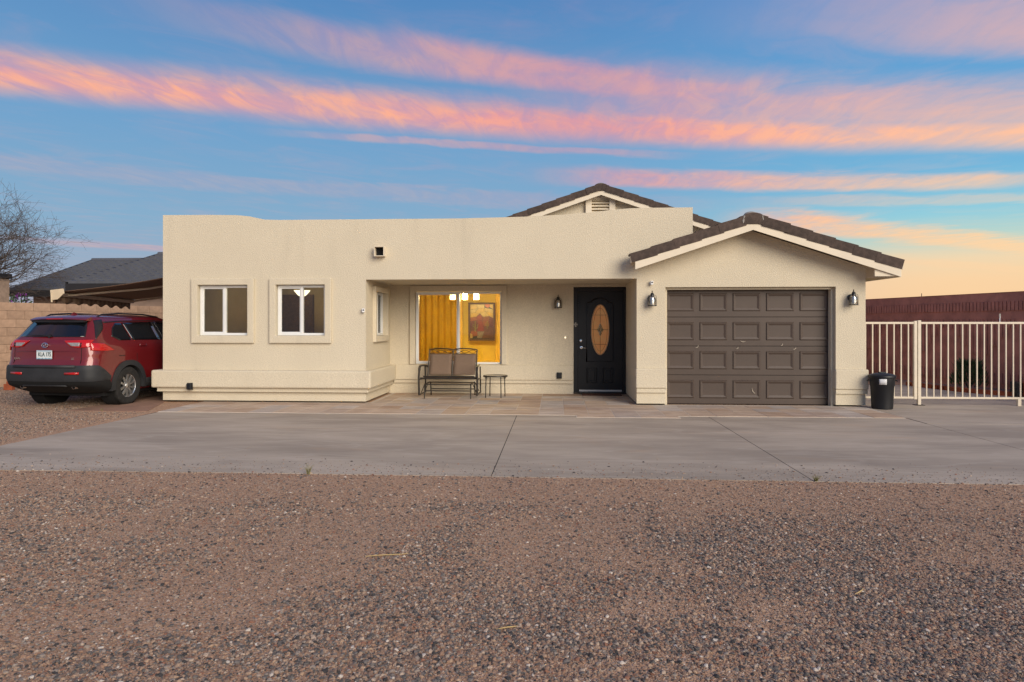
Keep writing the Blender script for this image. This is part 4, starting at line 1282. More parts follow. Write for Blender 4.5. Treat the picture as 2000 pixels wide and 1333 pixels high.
# planting strip behind the gate
pe = empty('planter_edging', (9.2, 16.0, 0))
tag(pe, 'curved low orange brick edging around the planting strip by the red wall', 'edging')
em = MB().box(-0.10, 0.10, -0.05, 0.05, 0.0, 0.09).mesh('brick', ORANGEBRICK)
for k in range(24):
    u = k / 23
    x, y = 8.5 + 1.25 * u - 0.15 * math.sin(math.pi * u), 17.0 - 2.6 * u - 0.45 * math.sin(math.pi * u)
    x2, y2 = 8.5 + 1.25 * (u + .02) - 0.15 * math.sin(math.pi * (u + .02)), 17.0 - 2.6 * (u + .02) - 0.45 * math.sin(math.pi * (u + .02))
    link_copy('brick', em, pe, (x - 9.2, y - 16.0, 0), (0, 0, math.atan2(y2 - y, x2 - x)), (0.62, 1, 1))
soil = MB().prism([(8.55, 17.0), (8.8, 15.6), (9.7, 14.45), (10.4, 14.0), (9.7, 17.1)], 'z', -0.02, 0.035)
tag(soil.build('planting_soil', REDPAVE), kind='structure')


def leaf_clump(mb_, c, r, h, n, ln, wd, seed, up=0.4):
    q = random.Random(seed)
    for k in range(n):
        a = q.uniform(0, 2 * math.pi)
        rr_ = r * math.sqrt(q.random())
        z = h * q.random() ** 0.8
        f = 1 - 0.5 * (z / h)
        p = Vector((c[0] + rr_ * f * math.cos(a), c[1] + rr_ * f * math.sin(a), c[2] + z))
        dd = Vector((math.cos(a) * q.uniform(0.2, 1), math.sin(a) * q.uniform(0.2, 1), q.uniform(-0.1, 1) + up)).normalized()
        sd_ = dd.cross(Vector((q.uniform(-1, 1), q.uniform(-1, 1), q.uniform(-1, 1)))).normalized()
        l, w_ = ln * q.uniform(0.6, 1.3), wd * q.uniform(0.7, 1.2)
        mb_.add([p, p + dd * l * 0.5 + sd_ * w_, p + dd * l, p + dd * l * 0.5 - sd_ * w_], [(0, 1, 2, 3)])


sb = empty('shrub', (9.15, 15.75, 0.03))
tag(sb, 'dark green spiky shrub in the planting strip behind the gate', 'shrub')
q = MB()
leaf_clump(q, (0, 0, 0.05), 0.38, 0.52, 900, 0.16, 0.012, 11, 0.9)
q.build('foliage', LEAF, sb)
q = MB()
for k in range(7):
    a = k * 0.9
    q.tube([(0, 0, 0), (0.1 * math.cos(a), 0.1 * math.sin(a), 0.2), (0.22 * math.cos(a), 0.22 * math.sin(a), 0.42)], [0.012, 0.009, 0.004], 5)
q.build('stem', BARK, sb, True)
for (x, y, s, m_, nm, lb) in ((9.62, 14.55, 0.24, ORANGEBRICK, 'block_stack', 'orange block stack beside the dark post behind the gate'), (9.42, 14.62, 0.12, BLACK, 'short_post', 'short dark post beside the orange block stack')):
    o = empty(nm, (x, y, 0.0))
    tag(o, lb, 'block' if s > 0.2 else 'post')
    for k in range(2):
        MB().box(-s / 2, s / 2, -0.10, 0.10, 0.002 + k * 0.152, 0.150 + k * 0.152).build('block', m_, o, bevel=0.006)
o = empty('edging_rail', (10.0, 14.3, 0.0))
tag(o, 'pale pipe edging on dark timber along the foot of the red wall', 'edging')
MB().tube([(-0.3, 0.35, 0.26), (0.55, -0.75, 0.26)], 0.022, 8).build('pipe', WHITE, o, True)
MB().tube([(-0.3, 0.36, 0.20), (0.56, -0.74, 0.20)], 0.045, 6).build('timber', BLACK, o)
MB().prism([(-0.25, 0.30), (0.55, -0.75), (0.75, -0.55), (-0.05, 0.50)], 'z', 0.0, 0.16).build('kerb', MORTAR, o)

# ================================================================ neighbour's house beyond the block wall
nh = empty('neighbour_house', (-17, 24, 0))
tag(nh, 'neighbouring house with dark grey tiled roof beyond the tan block wall', 'house')
MB().box(-19.7, -8.0, 24.6, 33, 0, 2.72).build('wall', NBWALL, nh, world=True)
MB().box(-15.2, -8.0, 21.6, 24.6, 0, 2.70).build('wall', NBWALL, nh, world=True)


def tiled_slope(xl, xr, ye, ze, yr, zr, name):
    th = math.atan2(zr - ze, yr - ye)
    Ls = math.hypot(zr - ze, yr - ye)
    n = int(Ls / 0.36)
    q = MB()
    for k in range(n + 1):
        u0, u1 = k * Ls / (n + 1), (k + 1) * Ls / (n + 1)
        y0, z0 = ye + u0 * math.cos(th), ze + u0 * math.sin(th)
        y1, z1 = ye + u1 * math.cos(th), ze + u1 * math.sin(th)
        x = xl
        while x < xr:
            xe_ = min(x + 0.31, xr)
            # low S curve across each tile, thick lower lip
            pts = [(x, 0.0), (x + 0.05, 0.022), (x + 0.11, 0.03), (x + 0.17, 0.022), (x + 0.22, 0.002), (xe_, 0.0)]
            pts = [p for p in pts if p[0] <= xe_ + 1e-6]
            vs, fs = [], []
            for (px_, dz_) in pts:
                vs += [(px_, y0, z0 + 0.075 + dz_), (px_, y1, z1 + 0.012 + dz_), (px_, y0, z0)]
            for i in range(len(pts) - 1):
                a = i * 3
                fs += [(a, a + 3, a + 4, a + 1), (a, a + 2, a + 5, a + 3)]
            q.add(vs, fs)
            x += 0.31
    o = q.build(name, GREYTILE, nh, world=True)
    o['kind'] = 'stuff'
    MB().prism([(ye, ze), (yr, zr), (yr, zr - 0.12), (ye, ze - 0.12)], 'x', xl, xr).build('roof_deck', DARKFASCIA, nh, world=True)
    MB().box(xl, xr, ye - 0.03, ye + 0.02, ze - 0.24, ze + 0.0).build('fascia', DARKFASCIA, nh, world=True)
    MB().prism([(ye, ze + 0.05), (yr, zr + 0.07), (yr, zr - 0.2), (ye, ze - 0.2)], 'x', xl - 0.04, xl + 0.06).build('rake_trim', DARKFASCIA, nh, world=True)


tiled_slope(-20.2, -8.0, 24.0, 2.72, 28.6, 4.22, 'roof_tiles')
tiled_slope(-15.7, -8.0, 21.0, 2.78, 26.1, 4.20, 'roof_tiles')
MB().prism([(28.6, 4.22), (33.2, 2.72), (33.2, 2.6), (28.6, 4.1)], 'x', -20.2, -8.0).build('roof_deck', GREYTILE, nh, world=True)
MB().prism([(26.1, 4.2), (28.6, 3.5), (28.6, 3.4), (26.1, 4.08)], 'x', -15.7, -8.0).build('roof_deck', GREYTILE, nh, world=True)
MB().tube([(-20.2, 28.6, 4.26), (-8.0, 28.6, 4.26)], 0.09, 8).build('ridge', GREYTILE, nh, True, world=True)
MB().tube([(-15.7, 26.1, 4.24), (-8.0, 26.1, 4.24)], 0.09, 8).build('ridge', GREYTILE, nh, True, world=True)
MB().box(-13.85, -13.5, 23.5, 23.85, 3.3, 3.95).build('roof_vent', MORTAR, nh, world=True, bevel=0.02)

ck = empty('stone_chimney', (-18.3, 21.0, 0))
tag(ck, 'stone clad chimney pillar beyond the block wall under the bare tree', 'chimney')
MB().box(-0.52, 0.42, -0.25, 0.3, 0, 2.95).build('core', BLKMORTAR, ck)
MB().box(-0.58, 0.48, -0.31, 0.36, 2.96, 3.12).build('cap', DARKFASCIA, ck, bevel=0.02)
rr = random.Random(12)
z = 1.6
while z < 2.9:
    h = rr.uniform(0.12, 0.22)
    x = -0.52
    while x < 0.42:
        wd = min(rr.uniform(0.14, 0.3), 0.43 - x)
        if wd > 0.04:
            MB().box(x + 0.008, x + wd - 0.008, -0.29 + rr.uniform(0, 0.02), -0.2, z + 0.008, min(z + h, 2.95) - 0.008).build('stone', STONE, ck, bevel=0.012)
        x += wd
    z += h

# ================================================================ retractable awning on the side of the house
aw = empty('awning', (-7.5, 15.4, 2.5))
tag(aw, 'brown striped retractable awning with scalloped valance over the car', 'awning')
bar0, bar1 = Vector((-10.65, 13.95, 2.17)), Vector((-10.9, 16.95, 2.10))
wl0, wl1 = Vector((-7.55, 13.95, 2.60)), Vector((-7.55, 16.95, 2.62))
q = MB()
N = 14
for i in range(N + 1):
    for j in range(9):
        a = bar0.lerp(bar1, i / N)
        b_ = wl0.lerp(wl1, i / N)
        p = a.lerp(b_, j / 8)
        p.z -= 0.05 * math.sin(math.pi * j / 8)
        q.v.append(p)
for i in range(N):
    for j in range(8):
        q.f.append((i * 9 + j, i * 9 + j + 1, i * 9 + j + 10, i * 9 + j + 9))
s_ = q.build('canopy_cloth', AWNCLOTH, aw, True, world=True)
s_.modifiers.new('solid', 'SOLIDIFY').thickness = 0.006
MB().tube([bar0 + Vector((0, -0.05, -0.02)), bar1 + Vector((0, 0.05, -0.02))], 0.065, 4).build('front_bar', CREAMPAINT, aw, True, world=True)
MB().tube([wl0 + Vector((0.02, -0.05, 0.03)), wl1 + Vector((0.02, 0.05, 0.03))], 0.07, 10).build('cassette', CREAMPAINT, aw, True, world=True)
q = MB()
M_ = 56
for i in range(M_ + 1):
    p = bar0.lerp(bar1, i / M_) + Vector((-0.045, 0, -0.04))
    dz_ = 0.17 + 0.035 * math.cos(2 * math.pi * i / 8)
    q.v += [tuple(p), (p.x - 0.01, p.y, p.z - dz_)]
for i in range(M_):
    q.f.append((2 * i, 2 * i + 2, 2 * i + 3, 2 * i + 1))
s_ = q.build('valance', AWNCLOTH, aw, True, world=True)
s_.modifiers.new('solid', 'SOLIDIFY').thickness = 0.004
CREAMCLOTH = mat('cream_cloth', (0.62, 0.50, 0.34), 0.9)
q = MB().tube([bar0 + Vector((-0.02, -0.06, 0.02)), bar0 + Vector((-0.06, -0.07, -0.05)), bar0 + Vector((-0.06, -0.06, -0.22))], 0.02, 8)
q.prism([(bar0.x - 0.09, bar0.z + 0.04), (bar0.x + 0.20, bar0.z + 0.07), (bar0.x + 0.22, bar0.z - 0.03), (bar0.x + 0.08, bar0.z - 0.16), (bar0.x - 0.07, bar0.z - 0.18)], 'y', bar0.y - 0.075, bar0.y - 0.045)
q.build('end_cap', CREAMCLOTH, aw, world=True, bevel=0.01)
for (a, b_) in ((bar0.lerp(bar1, 0.12), wl0.lerp(wl1, 0.22)), (bar0.lerp(bar1, 0.95), wl0.lerp(wl1, 0.8))):
    mid = a.lerp(b_, 0.5) + Vector((0, 0.35, -0.10))
    MB().tube([a + Vector((0.03, 0, -0.05)), mid, b_ + Vector((0, 0, -0.09))], 0.024, 8).build('folding_arm', CREAMPAINT, aw, True, world=True)

# ================================================================ bare tree at the left edge
def bare_tree(loc, label, seed):
    q = random.Random(seed)
    o = empty('bare_tree', loc)
    tag(o, label, 'tree')
    trunk = MB()
    twigs = MB()

    def grow(p, dvec, ln, r, depth):
        pts, rs = [p.copy()], [r]
        n = 6
        dd = dvec.normalized()
        for k in range(n):
            dd = (dd + Vector((q.uniform(-.22, .22), q.uniform(-.22, .22), q.uniform(-.14, .20) - (0.05 if depth > 2 else 0)))).normalized()
            p = p + dd * ln / n
            pts.append(p.copy())
            rs.append(max(0.003, r * (1 - 0.6 * (k + 1) / n)))
        (trunk if depth < 2 else twigs).tube(pts, rs, 7 if depth < 2 else 4)
        if depth >= 5:
            return
        nc = (4, 5, 5, 4, 4)[depth]
        for c in range(nc):
            i = q.randint(2, n) if depth else q.randint(3, n)
            pd = (pts[i] - pts[i - 1]).normalized()
            side = Vector((q.uniform(-1, 1), q.uniform(-1, 1), q.uniform(-0.5, 0.9)))
            side = (side - pd * side.dot(pd)).normalized()
            nd = (pd * q.uniform(0.5, 1.0) + side * q.uniform(0.5, 1.0)).normalized()
            grow(pts[i], nd, ln * q.uniform(0.55, 0.78), max(0.004, rs[i] * 0.62), depth + 1)

    grow(Vector((0, 0, 0)), Vector((0.05, 0.0, 1)), 2.6, 0.17, 0)
    for a in (0.4, -0.15, 0.95, 0.1):
        grow(Vector((0.03, 0, 1.9 + a * 0.4)), Vector((1.0, -0.2 + a * 0.5, 0.35 + a * 0.5)), 2.1, 0.075, 1)
    trunk.build('trunk', BARK, o, True)
    twigs.build('branches', BARK, o, True)
    f = MB()
    leaf_clump(f, (0.35, 0, 4.0), 0.7, 1.1, 420, 0.10, 0.02, seed + 1, 0.0)
    leaf_clump(f, (-0.8, 0.3, 3.6), 0.9, 1.4, 420, 0.10, 0.02, seed + 2, 0.0)
    f.build('crown', LEAF2, o)


bare_tree((-20.6, 22.0, 0.45), 'bare branched tree with sparse yellow leaves above the block wall', 33)

sb = empty('flowering_shrub', (-15.3, 18.6, 0))
tag(sb, 'leafy shrub with purple flowers just over the block wall', 'shrub')
q = MB()
leaf_clump(q, (0, 0, 0.9), 0.42, 1.35, 420, 0.10, 0.025, 5, 0.3)
q.build('foliage', LEAF, sb)
q = MB()
leaf_clump(q, (0.1, -0.1, 2.05), 0.25, 0.28, 36, 0.06, 0.022, 6, 0.3)
q.build('flowers', PURPLE, sb)
q = MB()
for k in range(6):
    a = k * 1.05
    q.tube([(0, 0, 0), (0.1 * math.cos(a), 0.1 * math.sin(a), 1.0), (0.28 * math.cos(a), 0.28 * math.sin(a), 2.1)], [0.02, 0.014, 0.005], 5)
q.build('stem', BARK, sb, True)

ob = MB().box(-0.10, 0.10, -0.05, 0.05, 0, 0.14).box(-0.04, 0.08, -0.045, 0.045, 0.141, 0.20).build('loose_brick', ORANGEBRICK, None, loc=(-12.3, 14.65, -0.005), bevel=0.01)
tag(ob, 'orange brick lying on the gravel behind the car by the block wall', 'brick')

# ================================================================ weeds and twigs
def weed(loc, h, n, label, seed):
    q = random.Random(seed)
    o = empty('weed', loc)
    tag(o, label, 'weed')
    f = MB()
    for k in range(n):
        a = q.uniform(0, 6.28)
        l = h * q.uniform(0.5, 1.2)
        sp = q.uniform(0.15, 0.7) * l
        f.tube([(0.01 * math.cos(a), 0.01 * math.sin(a), 0), (0.4 * sp * math.cos(a), 0.4 * sp * math.sin(a), l * 0.6), (sp * math.cos(a), sp * math.sin(a), l)], [0.0022, 0.0018, 0.0006], 4)
    f.build('blades', WEED, o)


weed((-2.46, 6.665, -0.02), 0.10, 26, 'small dry weed at the gravel edge of the driveway, away from any joint', 2)
weed((2.47, 6.66, -0.02), 0.07, 34, 'small green weed at the gravel end of the long driveway joint', 3)
weed((-7.75, 11.22, -0.015), 0.06, 22, 'tiny weed at the edge of the reddish pad by the car wheel', 4)
for (x, y, l, a, bend, lb) in ((-1.05, 4.35, 0.34, 22, 0.03, 'long straw coloured twig lying on the dense gravel'), (1.72, 3.95, 0.17, 65, 0.035, 'short curved straw twig lying on the gravel'),
                         (2.83, 3.75, 0.34, 24, 0.02, 'straight dry straw lying on the sandier gravel towards the gate side'), (-0.22, 3.35, 0.14, 35, 0.02, 'small dry straw lying in the pebbles')):
    ca, sa = math.cos(R(a)), math.sin(R(a))
    q = MB().tube([(l * (u - .5) * ca - bend * (4 * (u - .5) ** 2) * sa, l * (u - .5) * sa + bend * (4 * (u - .5) ** 2) * ca, 0.012 + 0.006 * math.sin(u * 5)) for u in [k / 8 for k in range(9)]], [0.002, 0.0035, 0.004, 0.004, 0.004, 0.0035, 0.003, 0.002, 0.001], 5)
    tag(q.build('twig', TWIG, None, True, loc=(x, y, -0.008)), lb, 'twig')

# ================================================================ loose gravel
rg = random.Random(9)
NX, NY, ST = 176, 36, 0.13


def gmesh(name, x0, y0, nx, ny, st, f):
    g = MB()
    for j in range(ny + 1):
        for i in range(nx + 1):
            yy = y0 + j * st
            g.v.append((x0 + i * st, yy, 0.0012 if (name == 'gravel' and yy > 6.62) else -0.0032))
    for j in range(ny):
        for i in range(nx):
            g.f.append((j * (nx + 1) + i, j * (nx + 1) + i + 1, (j + 1) * (nx + 1) + i + 1, (j + 1) * (nx + 1) + i))
    me = g.mesh(name, PEBBLE)
    at = me.attributes.new('dens', 'FLOAT', 'POINT')
    at.data.foreach_set('value', [f(v.co.x, v.co.y) for v in me.vertices])
    at = me.attributes.new('fine', 'FLOAT', 'POINT')
    at.data.foreach_set('value', [(max(0.42 - 0.20 * sstep(v.co.y, 5.2, 6.1), f(v.co.x, v.co.y)) if v.co.y < 6.6 or name != 'gravel' else f(v.co.x, v.co.y) * 1.5) if f(v.co.x, v.co.y) > 0 else 0.0 for v in me.vertices])
    return me


def sstep(v, a, b):
    t = min(1, max(0, (v - a) / (b - a)))
    return t * t * (3 - 2 * t)


def dens(x, y):
    if y > 6.64:
        return 0.02 * sstep(y, 7.6, 6.7)
    n1 = mnoise.noise(Vector((x * 0.8, y * 1.1, 1.3))) * 0.5 + 0.5
    n2 = mnoise.noise(Vector((x * 2.1, y * 2.6, 4.1))) * 0.5 + 0.5
    d_ = 0.08 + 1.1 * sstep(n1 * 0.55 + n2 * 0.45, 0.38, 0.58)
    d_ *= 1 - 0.95 * sstep(y + 0.5 * (n1 - 0.5), 5.15, 6.0)                     # sandy strip by the slab
    d_ *= 1 - 0.62 * sstep(x, 0.5, 2.6) * sstep(y, 3.6, 5.2)                        # driven-over right side
    d_ *= 1 - 0.55 * math.exp(-((x + 2.6) / 0.9) ** 2 - ((y - 3.75) / 0.5) ** 2)    # bare patches
    d_ *= 1 - 0.5 * math.exp(-((x + 0.2) / 0.7) ** 2 - ((y - 3.9) / 0.25) ** 2)
    d_ = d_ + 0.45 * sstep(y, 3.5, 2.7)
    return max(0.08, min(1.25, d_))


def dens2(x, y):
    n1 = mnoise.noise(Vector((x * 0.8, y * 0.8, 7.3))) * 0.5 + 0.5
    return 0.10 + 0.5 * sstep(n1, 0.4, 0.7)


def gravel_nodes():
    ng = bpy.data.node_groups.new('gravel_scatter', 'GeometryNodeTree')
    ng.interface.new_socket('Geometry', in_out='INPUT', socket_type='NodeSocketGeometry')
    ng.interface.new_socket('Geometry', in_out='OUTPUT', socket_type='NodeSocketGeometry')
    N_, L = ng.nodes, ng.links
    gi, go = N_.new('NodeGroupInput'), N_.new('NodeGroupOutput')
    jn = N_.new('GeometryNodeJoinGeometry')
    for s in range(5):
        ico = N_.new('GeometryNodeMeshIcoSphere')
        ico.inputs['Radius'].default_value = 0.5
        ico.inputs['Subdivisions'].default_value = 2
        nz = N_.new('ShaderNodeTexNoise')
        nz.noise_dimensions = '4D'
        nz.inputs['Scale'].default_value = 1.9
        nz.inputs['Detail'].default_value = 1.0
        nz.inputs['W'].default_value = s * 7.3
        sub = N_.new('ShaderNodeVectorMath')
        sub.operation = 'SUBTRACT'
        L.new(nz.outputs['Color'], sub.inputs[0])
        sub.inputs[1].default_value = (0.5, 0.5, 0.5)
        scl = N_.new('ShaderNodeVectorMath')
        scl.operation = 'SCALE'
        L.new(sub.outputs[0], scl.inputs[0])
        scl.inputs['Scale'].default_value = 0.75
        sp = N_.new('GeometryNodeSetPosition')
        L.new(ico.outputs[0], sp.inputs['Geometry'])
        L.new(scl.outputs[0], sp.inputs['Offset'])
        tr = N_.new('GeometryNodeTransform')
        L.new(sp.outputs[0], tr.inputs['Geometry'])
        tr.inputs['Scale'].default_value = ((1.2, 0.85, 0.62), (1.0, 0.9, 0.7), (1.3, 0.8, 0.5), (0.95, 1.0, 0.8), (1.15, 0.95, 0.55))[s]
        sm = N_.new('GeometryNodeSetMaterial')
        L.new(tr.outputs[0], sm.inputs['Geometry'])
        sm.inputs['Material'].default_value = PEBBLE
        g2 = N_.new('GeometryNodeGeometryToInstance')
        L.new(sm.outputs[0], g2.inputs[0])
        L.new(g2.outputs[0], jn.inputs[0])
    na = N_.new('GeometryNodeInputNamedAttribute')
    na.data_type = 'FLOAT'
    na.inputs['Name'].default_value = 'dens'
    nf = N_.new('GeometryNodeInputNamedAttribute')
    nf.data_type = 'FLOAT'
    nf.inputs['Name'].default_value = 'fine'
    outj = N_.new('GeometryNodeJoinGeometry')
    for (mx, lo, hi, seed, power, na_) in ((4000, 0.010, 0.027, 1, 2.1, na), (9000, 0.0045, 0.012, 2, 1.4, nf)):
        mul = N_.new('ShaderNodeMath')
        mul.operation = 'MULTIPLY'
        L.new(na_.outputs[0], mul.inputs[0])
        mul.inputs[1].default_value = mx
        dp = N_.new('GeometryNodeDistributePointsOnFaces')
        L.new(gi.outputs[0], dp.inputs['Mesh'])
        L.new(mul.outputs[0], dp.inputs['Density'])
        dp.inputs['Seed'].default_value = seed
        rv = N_.new('FunctionNodeRandomValue')
        rv.data_type = 'FLOAT'
        rv.inputs['Seed'].default_value = seed + 10
        pw2 = N_.new('ShaderNodeMath')
        pw2.operation = 'POWER'
        L.new(rv.outputs[1], pw2.inputs[0])
        pw2.inputs[1].default_value = power
        ma = N_.new('ShaderNodeMath')
        ma.operation = 'MULTIPLY_ADD'
        L.new(pw2.outputs[0], ma.inputs[0])
        ma.inputs[1].default_value = hi - lo
        ma.inputs[2].default_value = lo
        rr_ = N_.new('FunctionNodeRandomValue')
        rr_.data_type = 'FLOAT_VECTOR'
        rr_.inputs[0].default_value = (-0.5, -0.5, 0)
        rr_.inputs[1].default_value = (0.5, 0.5, 6.283)
        rr_.inputs['Seed'].default_value = seed + 20
        ip = N_.new('GeometryNodeInstanceOnPoints')
        L.new(dp.outputs['Points'], ip.inputs['Points'])
        L.new(jn.outputs[0], ip.inputs['Instance'])
        ip.inputs['Pick Instance'].default_value = True
        L.new(rr_.outputs[0], ip.inputs['Rotation'])
        L.new(ma.outputs[0], ip.inputs['Scale'])
        rt_ = N_.new('FunctionNodeRandomValue')
        rt_.data_type = 'FLOAT'
        rt_.inputs['Seed'].default_value = seed + 30
        sn = N_.new('GeometryNodeStoreNamedAttribute')
        sn.data_type = 'FLOAT'
        sn.domain = 'INSTANCE'
        sn.inputs['Name'].default_value = 'tone'
        L.new(ip.outputs[0], sn.inputs['Geometry'])
        L.new(rt_.outputs[1], sn.inputs['Value'])
        L.new(sn.outputs[0], outj.inputs[0])
    L.new(outj.outputs[0], go.inputs[0])
    return ng


GN = gravel_nodes()
for nm, me, lb in (('gravel', gmesh('gravel', -6.9, 2.0, 100, 44, 0.13, dens), 'mixed grey and pink pebble gravel in front of the driveway'),
                   ('side_gravel', gmesh('side_gravel', -14.0, 7.2, 56, 70, 0.13, lambda x, y: dens2(x, y) if x < -6.95 and not (x > -8.4 and y > 11.15) else 0.0), 'thin sandy gravel beside the driveway and under the car')):
    o = bpy.data.objects.new(nm, me)
    COL.objects.link(o)
    tag(o, lb, 'gravel', kind='stuff')
    gm = o.modifiers.new('scatter', 'NODES')
    gm.node_group = GN

# ================================================================ red car, built in its own frame: +y forward, origin under the rear axle
car = empty('parked_car', (-8.80, 12.28, -0.004), R(-4))
car.scale = (0.965, 0.965, 0.985)
tag(car, 'dark red compact sport utility car parked beside the house, rear end showing', 'car')


def lerp_tab(tab, z):
    if z <= tab[0][0]:
        return tab[0][1]
    for (a, va), (b_, vb) in zip(tab, tab[1:]):
        if a <= z <= b_:
            return va + (vb - va) * (z - a) / (b_ - a)
    return tab[-1][1]


REAR = [(0.26, -0.52), (0.34, -0.72), (0.42, -0.90), (0.50, -0.95), (0.75, -0.955), (0.80, -0.945), (0.88, -0.915), (1.08, -0.91), (1.17, -0.905), (1.23, -0.88), (1.28, -0.82), (1.57, -0.61), (1.60, -0.58), (1.64, -0.52), (1.67, -0.40), (1.69, -0.1), (1.70, 0.2)]
FRONT = [(0.26, 3.40), (0.40, 3.58), (0.60, 3.62), (0.80, 3.58), (0.92, 3.45), (1.00, 3.10), (1.05, 2.62), (1.10, 2.50), (1.55, 1.85), (1.60, 1.72), (1.64, 1.55), (1.67, 1.35), (1.69, 1.0), (1.70, 0.7)]
WIDTH = [(0.26, 0.84), (0.36, 0.90), (0.55, 0.925), (0.80, 0.92), (1.00, 0.925), (1.10, 0.905), (1.16, 0.875), (1.23, 0.835), (1.50, 0.69), (1.58, 0.635), (1.63, 0.58), (1.66, 0.51), (1.69, 0.36), (1.70, 0.15)]
CORN = [(0.26, 0.20), (0.7, 0.24), (1.05, 0.26), (1.2, 0.22), (1.6, 0.18), (1.70, 0.08)]
levels = [0.26, 0.31, 0.36, 0.42, 0.48, 0.56, 0.66, 0.72, 0.76, 0.80, 0.87, 0.95, 1.0, 1.05, 1.10, 1.14, 1.18, 1.23, 1.28, 1.35, 1.43, 1.50, 1.55, 1.585, 1.61, 1.635, 1.655, 1.67, 1.683, 1.693, 1.70]


ZMAP = [(0.26, 0.40), (0.43, 0.50), (0.70, 0.79), (0.92, 1.06), (1.10, 1.235), (1.165, 1.285), (1.55, 1.575), (1.70, 1.70)]
zm = lambda z: lerp_tab(ZMAP, z)
SMAP = [(0.0, 0.0), (0.50, 0.50), (0.95, 1.03), (1.13, 1.21), (1.50, 1.53), (1.70, 1.70)]
zs2 = lambda z: lerp_tab(SMAP, z)


def outline(z):
    yr, yf, wd, rc = lerp_tab(REAR, z), lerp_tab(FRONT, z), lerp_tab(WIDTH, z), lerp_tab(CORN, z)
    pts = []
    bul = 0.06 if z < 1.6 else 0.02
    nr = 10
    for k in range(nr):                       # rear edge left to right, bulging back
        x = -(wd - rc) + 2 * (wd - rc) * k / nr
        pts.append((x, yr - bul * (1 - (x / (wd - rc)) ** 2) if wd > rc else yr))
    for k in range(7):                        # rear right corner
        a = -math.pi / 2 + (math.pi / 2) * k / 7
        pts.append((wd - rc + rc * math.cos(a), yr + rc * 1.25 + rc * 1.25 * math.sin(a)))
    ns = 26
    for k in range(ns):
        y0, y1 = yr + rc * 1.25, yf - rc * 1.6
        pts.append((wd, y0 + (y1 - y0) * k / ns))
    for k in range(7):
        a = (math.pi / 2) * k / 7
        pts.append((wd - rc + rc * math.cos(a), yf - rc * 1.6 + rc * 1.6 * math.sin(a)))
    half = pts[nr:]
    for k in range(nr):
        x = (wd - rc) - 2 * (wd - rc) * k / nr
        pts.append((x, yf + 0.10 * (1 - (x / max(0.01, wd - rc)) ** 2)))
    for (x, y) in reversed(half[1:] + [(wd - rc, yf)]):
        pts.append((-x, y))
    return pts


bm_ = MB()
ring_n = len(outline(0.5))
for z in levels:
    bm_.v += [(x, y, z) for (x, y) in outline(z)]
for i in range(len(levels) - 1):
    for k in range(ring_n):
        l = (k + 1) % ring_n
        bm_.f.append((i * ring_n + k, i * ring_n + l, (i + 1) * ring_n + l, (i + 1) * ring_n + k))
bm_.f.append(tuple(range(ring_n - 1, -1, -1)))
tp = (len(levels) - 1) * ring_n
bm_.f.append(tuple(tp + k for k in range(ring_n)))
body = bm_.build('body', REDPAINT, car, True, 42)
bvh = BVHTree.FromPolygons([Vector(v) for v in bm_.v], bm_.f)
cut = MB()
for y in (0.0, 2.69):
    for s in (-1, 1):
        cut.lathe([(0.395, s * 0.62), (0.395, s * 1.1)], (0, y, 0.36), 40, 'x')
        cut.box(min(s * 0.62, s * 1.1), max(s * 0.62, s * 1.1), y - 0.395, y + 0.395, 0.05, 0.355)
cuto = cut.build('cutter', None)
md = body.modifiers.new('arches', 'BOOLEAN')
md.operation = 'DIFFERENCE'
md.solver = 'EXACT'
md.use_self = True
md.object = cuto
body.parent = None
dg = bpy.context.evaluated_depsgraph_get()
nm_ = bpy.data.meshes.new_from_object(body.evaluated_get(dg))
body.modifiers.clear()
body.data = nm_
body.parent = car
bpy.data.objects.remove(cuto)
nm_.materials.clear()
nm_.materials.append(REDPAINT)
for p in nm_.polygons:
    p.material_index = 0


def patch(name, poly, m_, axis, off=0.006, cuts=3, sub=2, parent=None):
    """polygon in (x,z) seen from the rear ('r') or (y,z) seen from a side ('+x' / '-x'), laid on the body"""
    b = bmesh.new()
    vs = [b.verts.new((p[0], (zm if axis == 'r' else zs2)(p[1]), 0)) for p in poly]
    b.faces.new(vs)
    bmesh.ops.triangulate(b, faces=b.faces[:])
    for _ in range(sub):
        bmesh.ops.subdivide_edges(b, edges=b.edges[:], cuts=cuts if _ == 0 else 1, use_grid_fill=True)
    bmesh.ops.triangulate(b, faces=b.faces[:])
    for v in b.verts:
        a, z = v.co.x, v.co.y
        if axis == 'r':
            o_, d_ = Vector((a, -3, z)), Vector((0, 1, 0))
        else:
            s = 1 if axis == '+x' else -1
            o_, d_ = Vector((s * 3, a, z)), Vector((-s, 0, 0))
        hit, nrm, _i, _d = bvh.ray_cast(o_, d_)
        if hit is None:
            hit = o_ + d_ * 2.2
            nrm = -d_
        if nrm.dot(d_) > 0:
            nrm = -nrm
        v.co = hit + nrm * off * 0.4 - d_ * off * 0.6
    bmesh.ops.recalc_face_normals(b, faces=b.faces)
    me = bpy.data.meshes.new(name)
    for f in b.faces:
        f.smooth = True
    b.to_mesh(me)
    b.free()
    me.materials.append(m_)
    o = bpy.data.objects.new(name, me)
    COL.objects.link(o)
    o.parent = parent or car
    md_ = o.modifiers.new('solid', 'SOLIDIFY')
    md_.thickness = 0.008
    md_.offset = -1
    return o


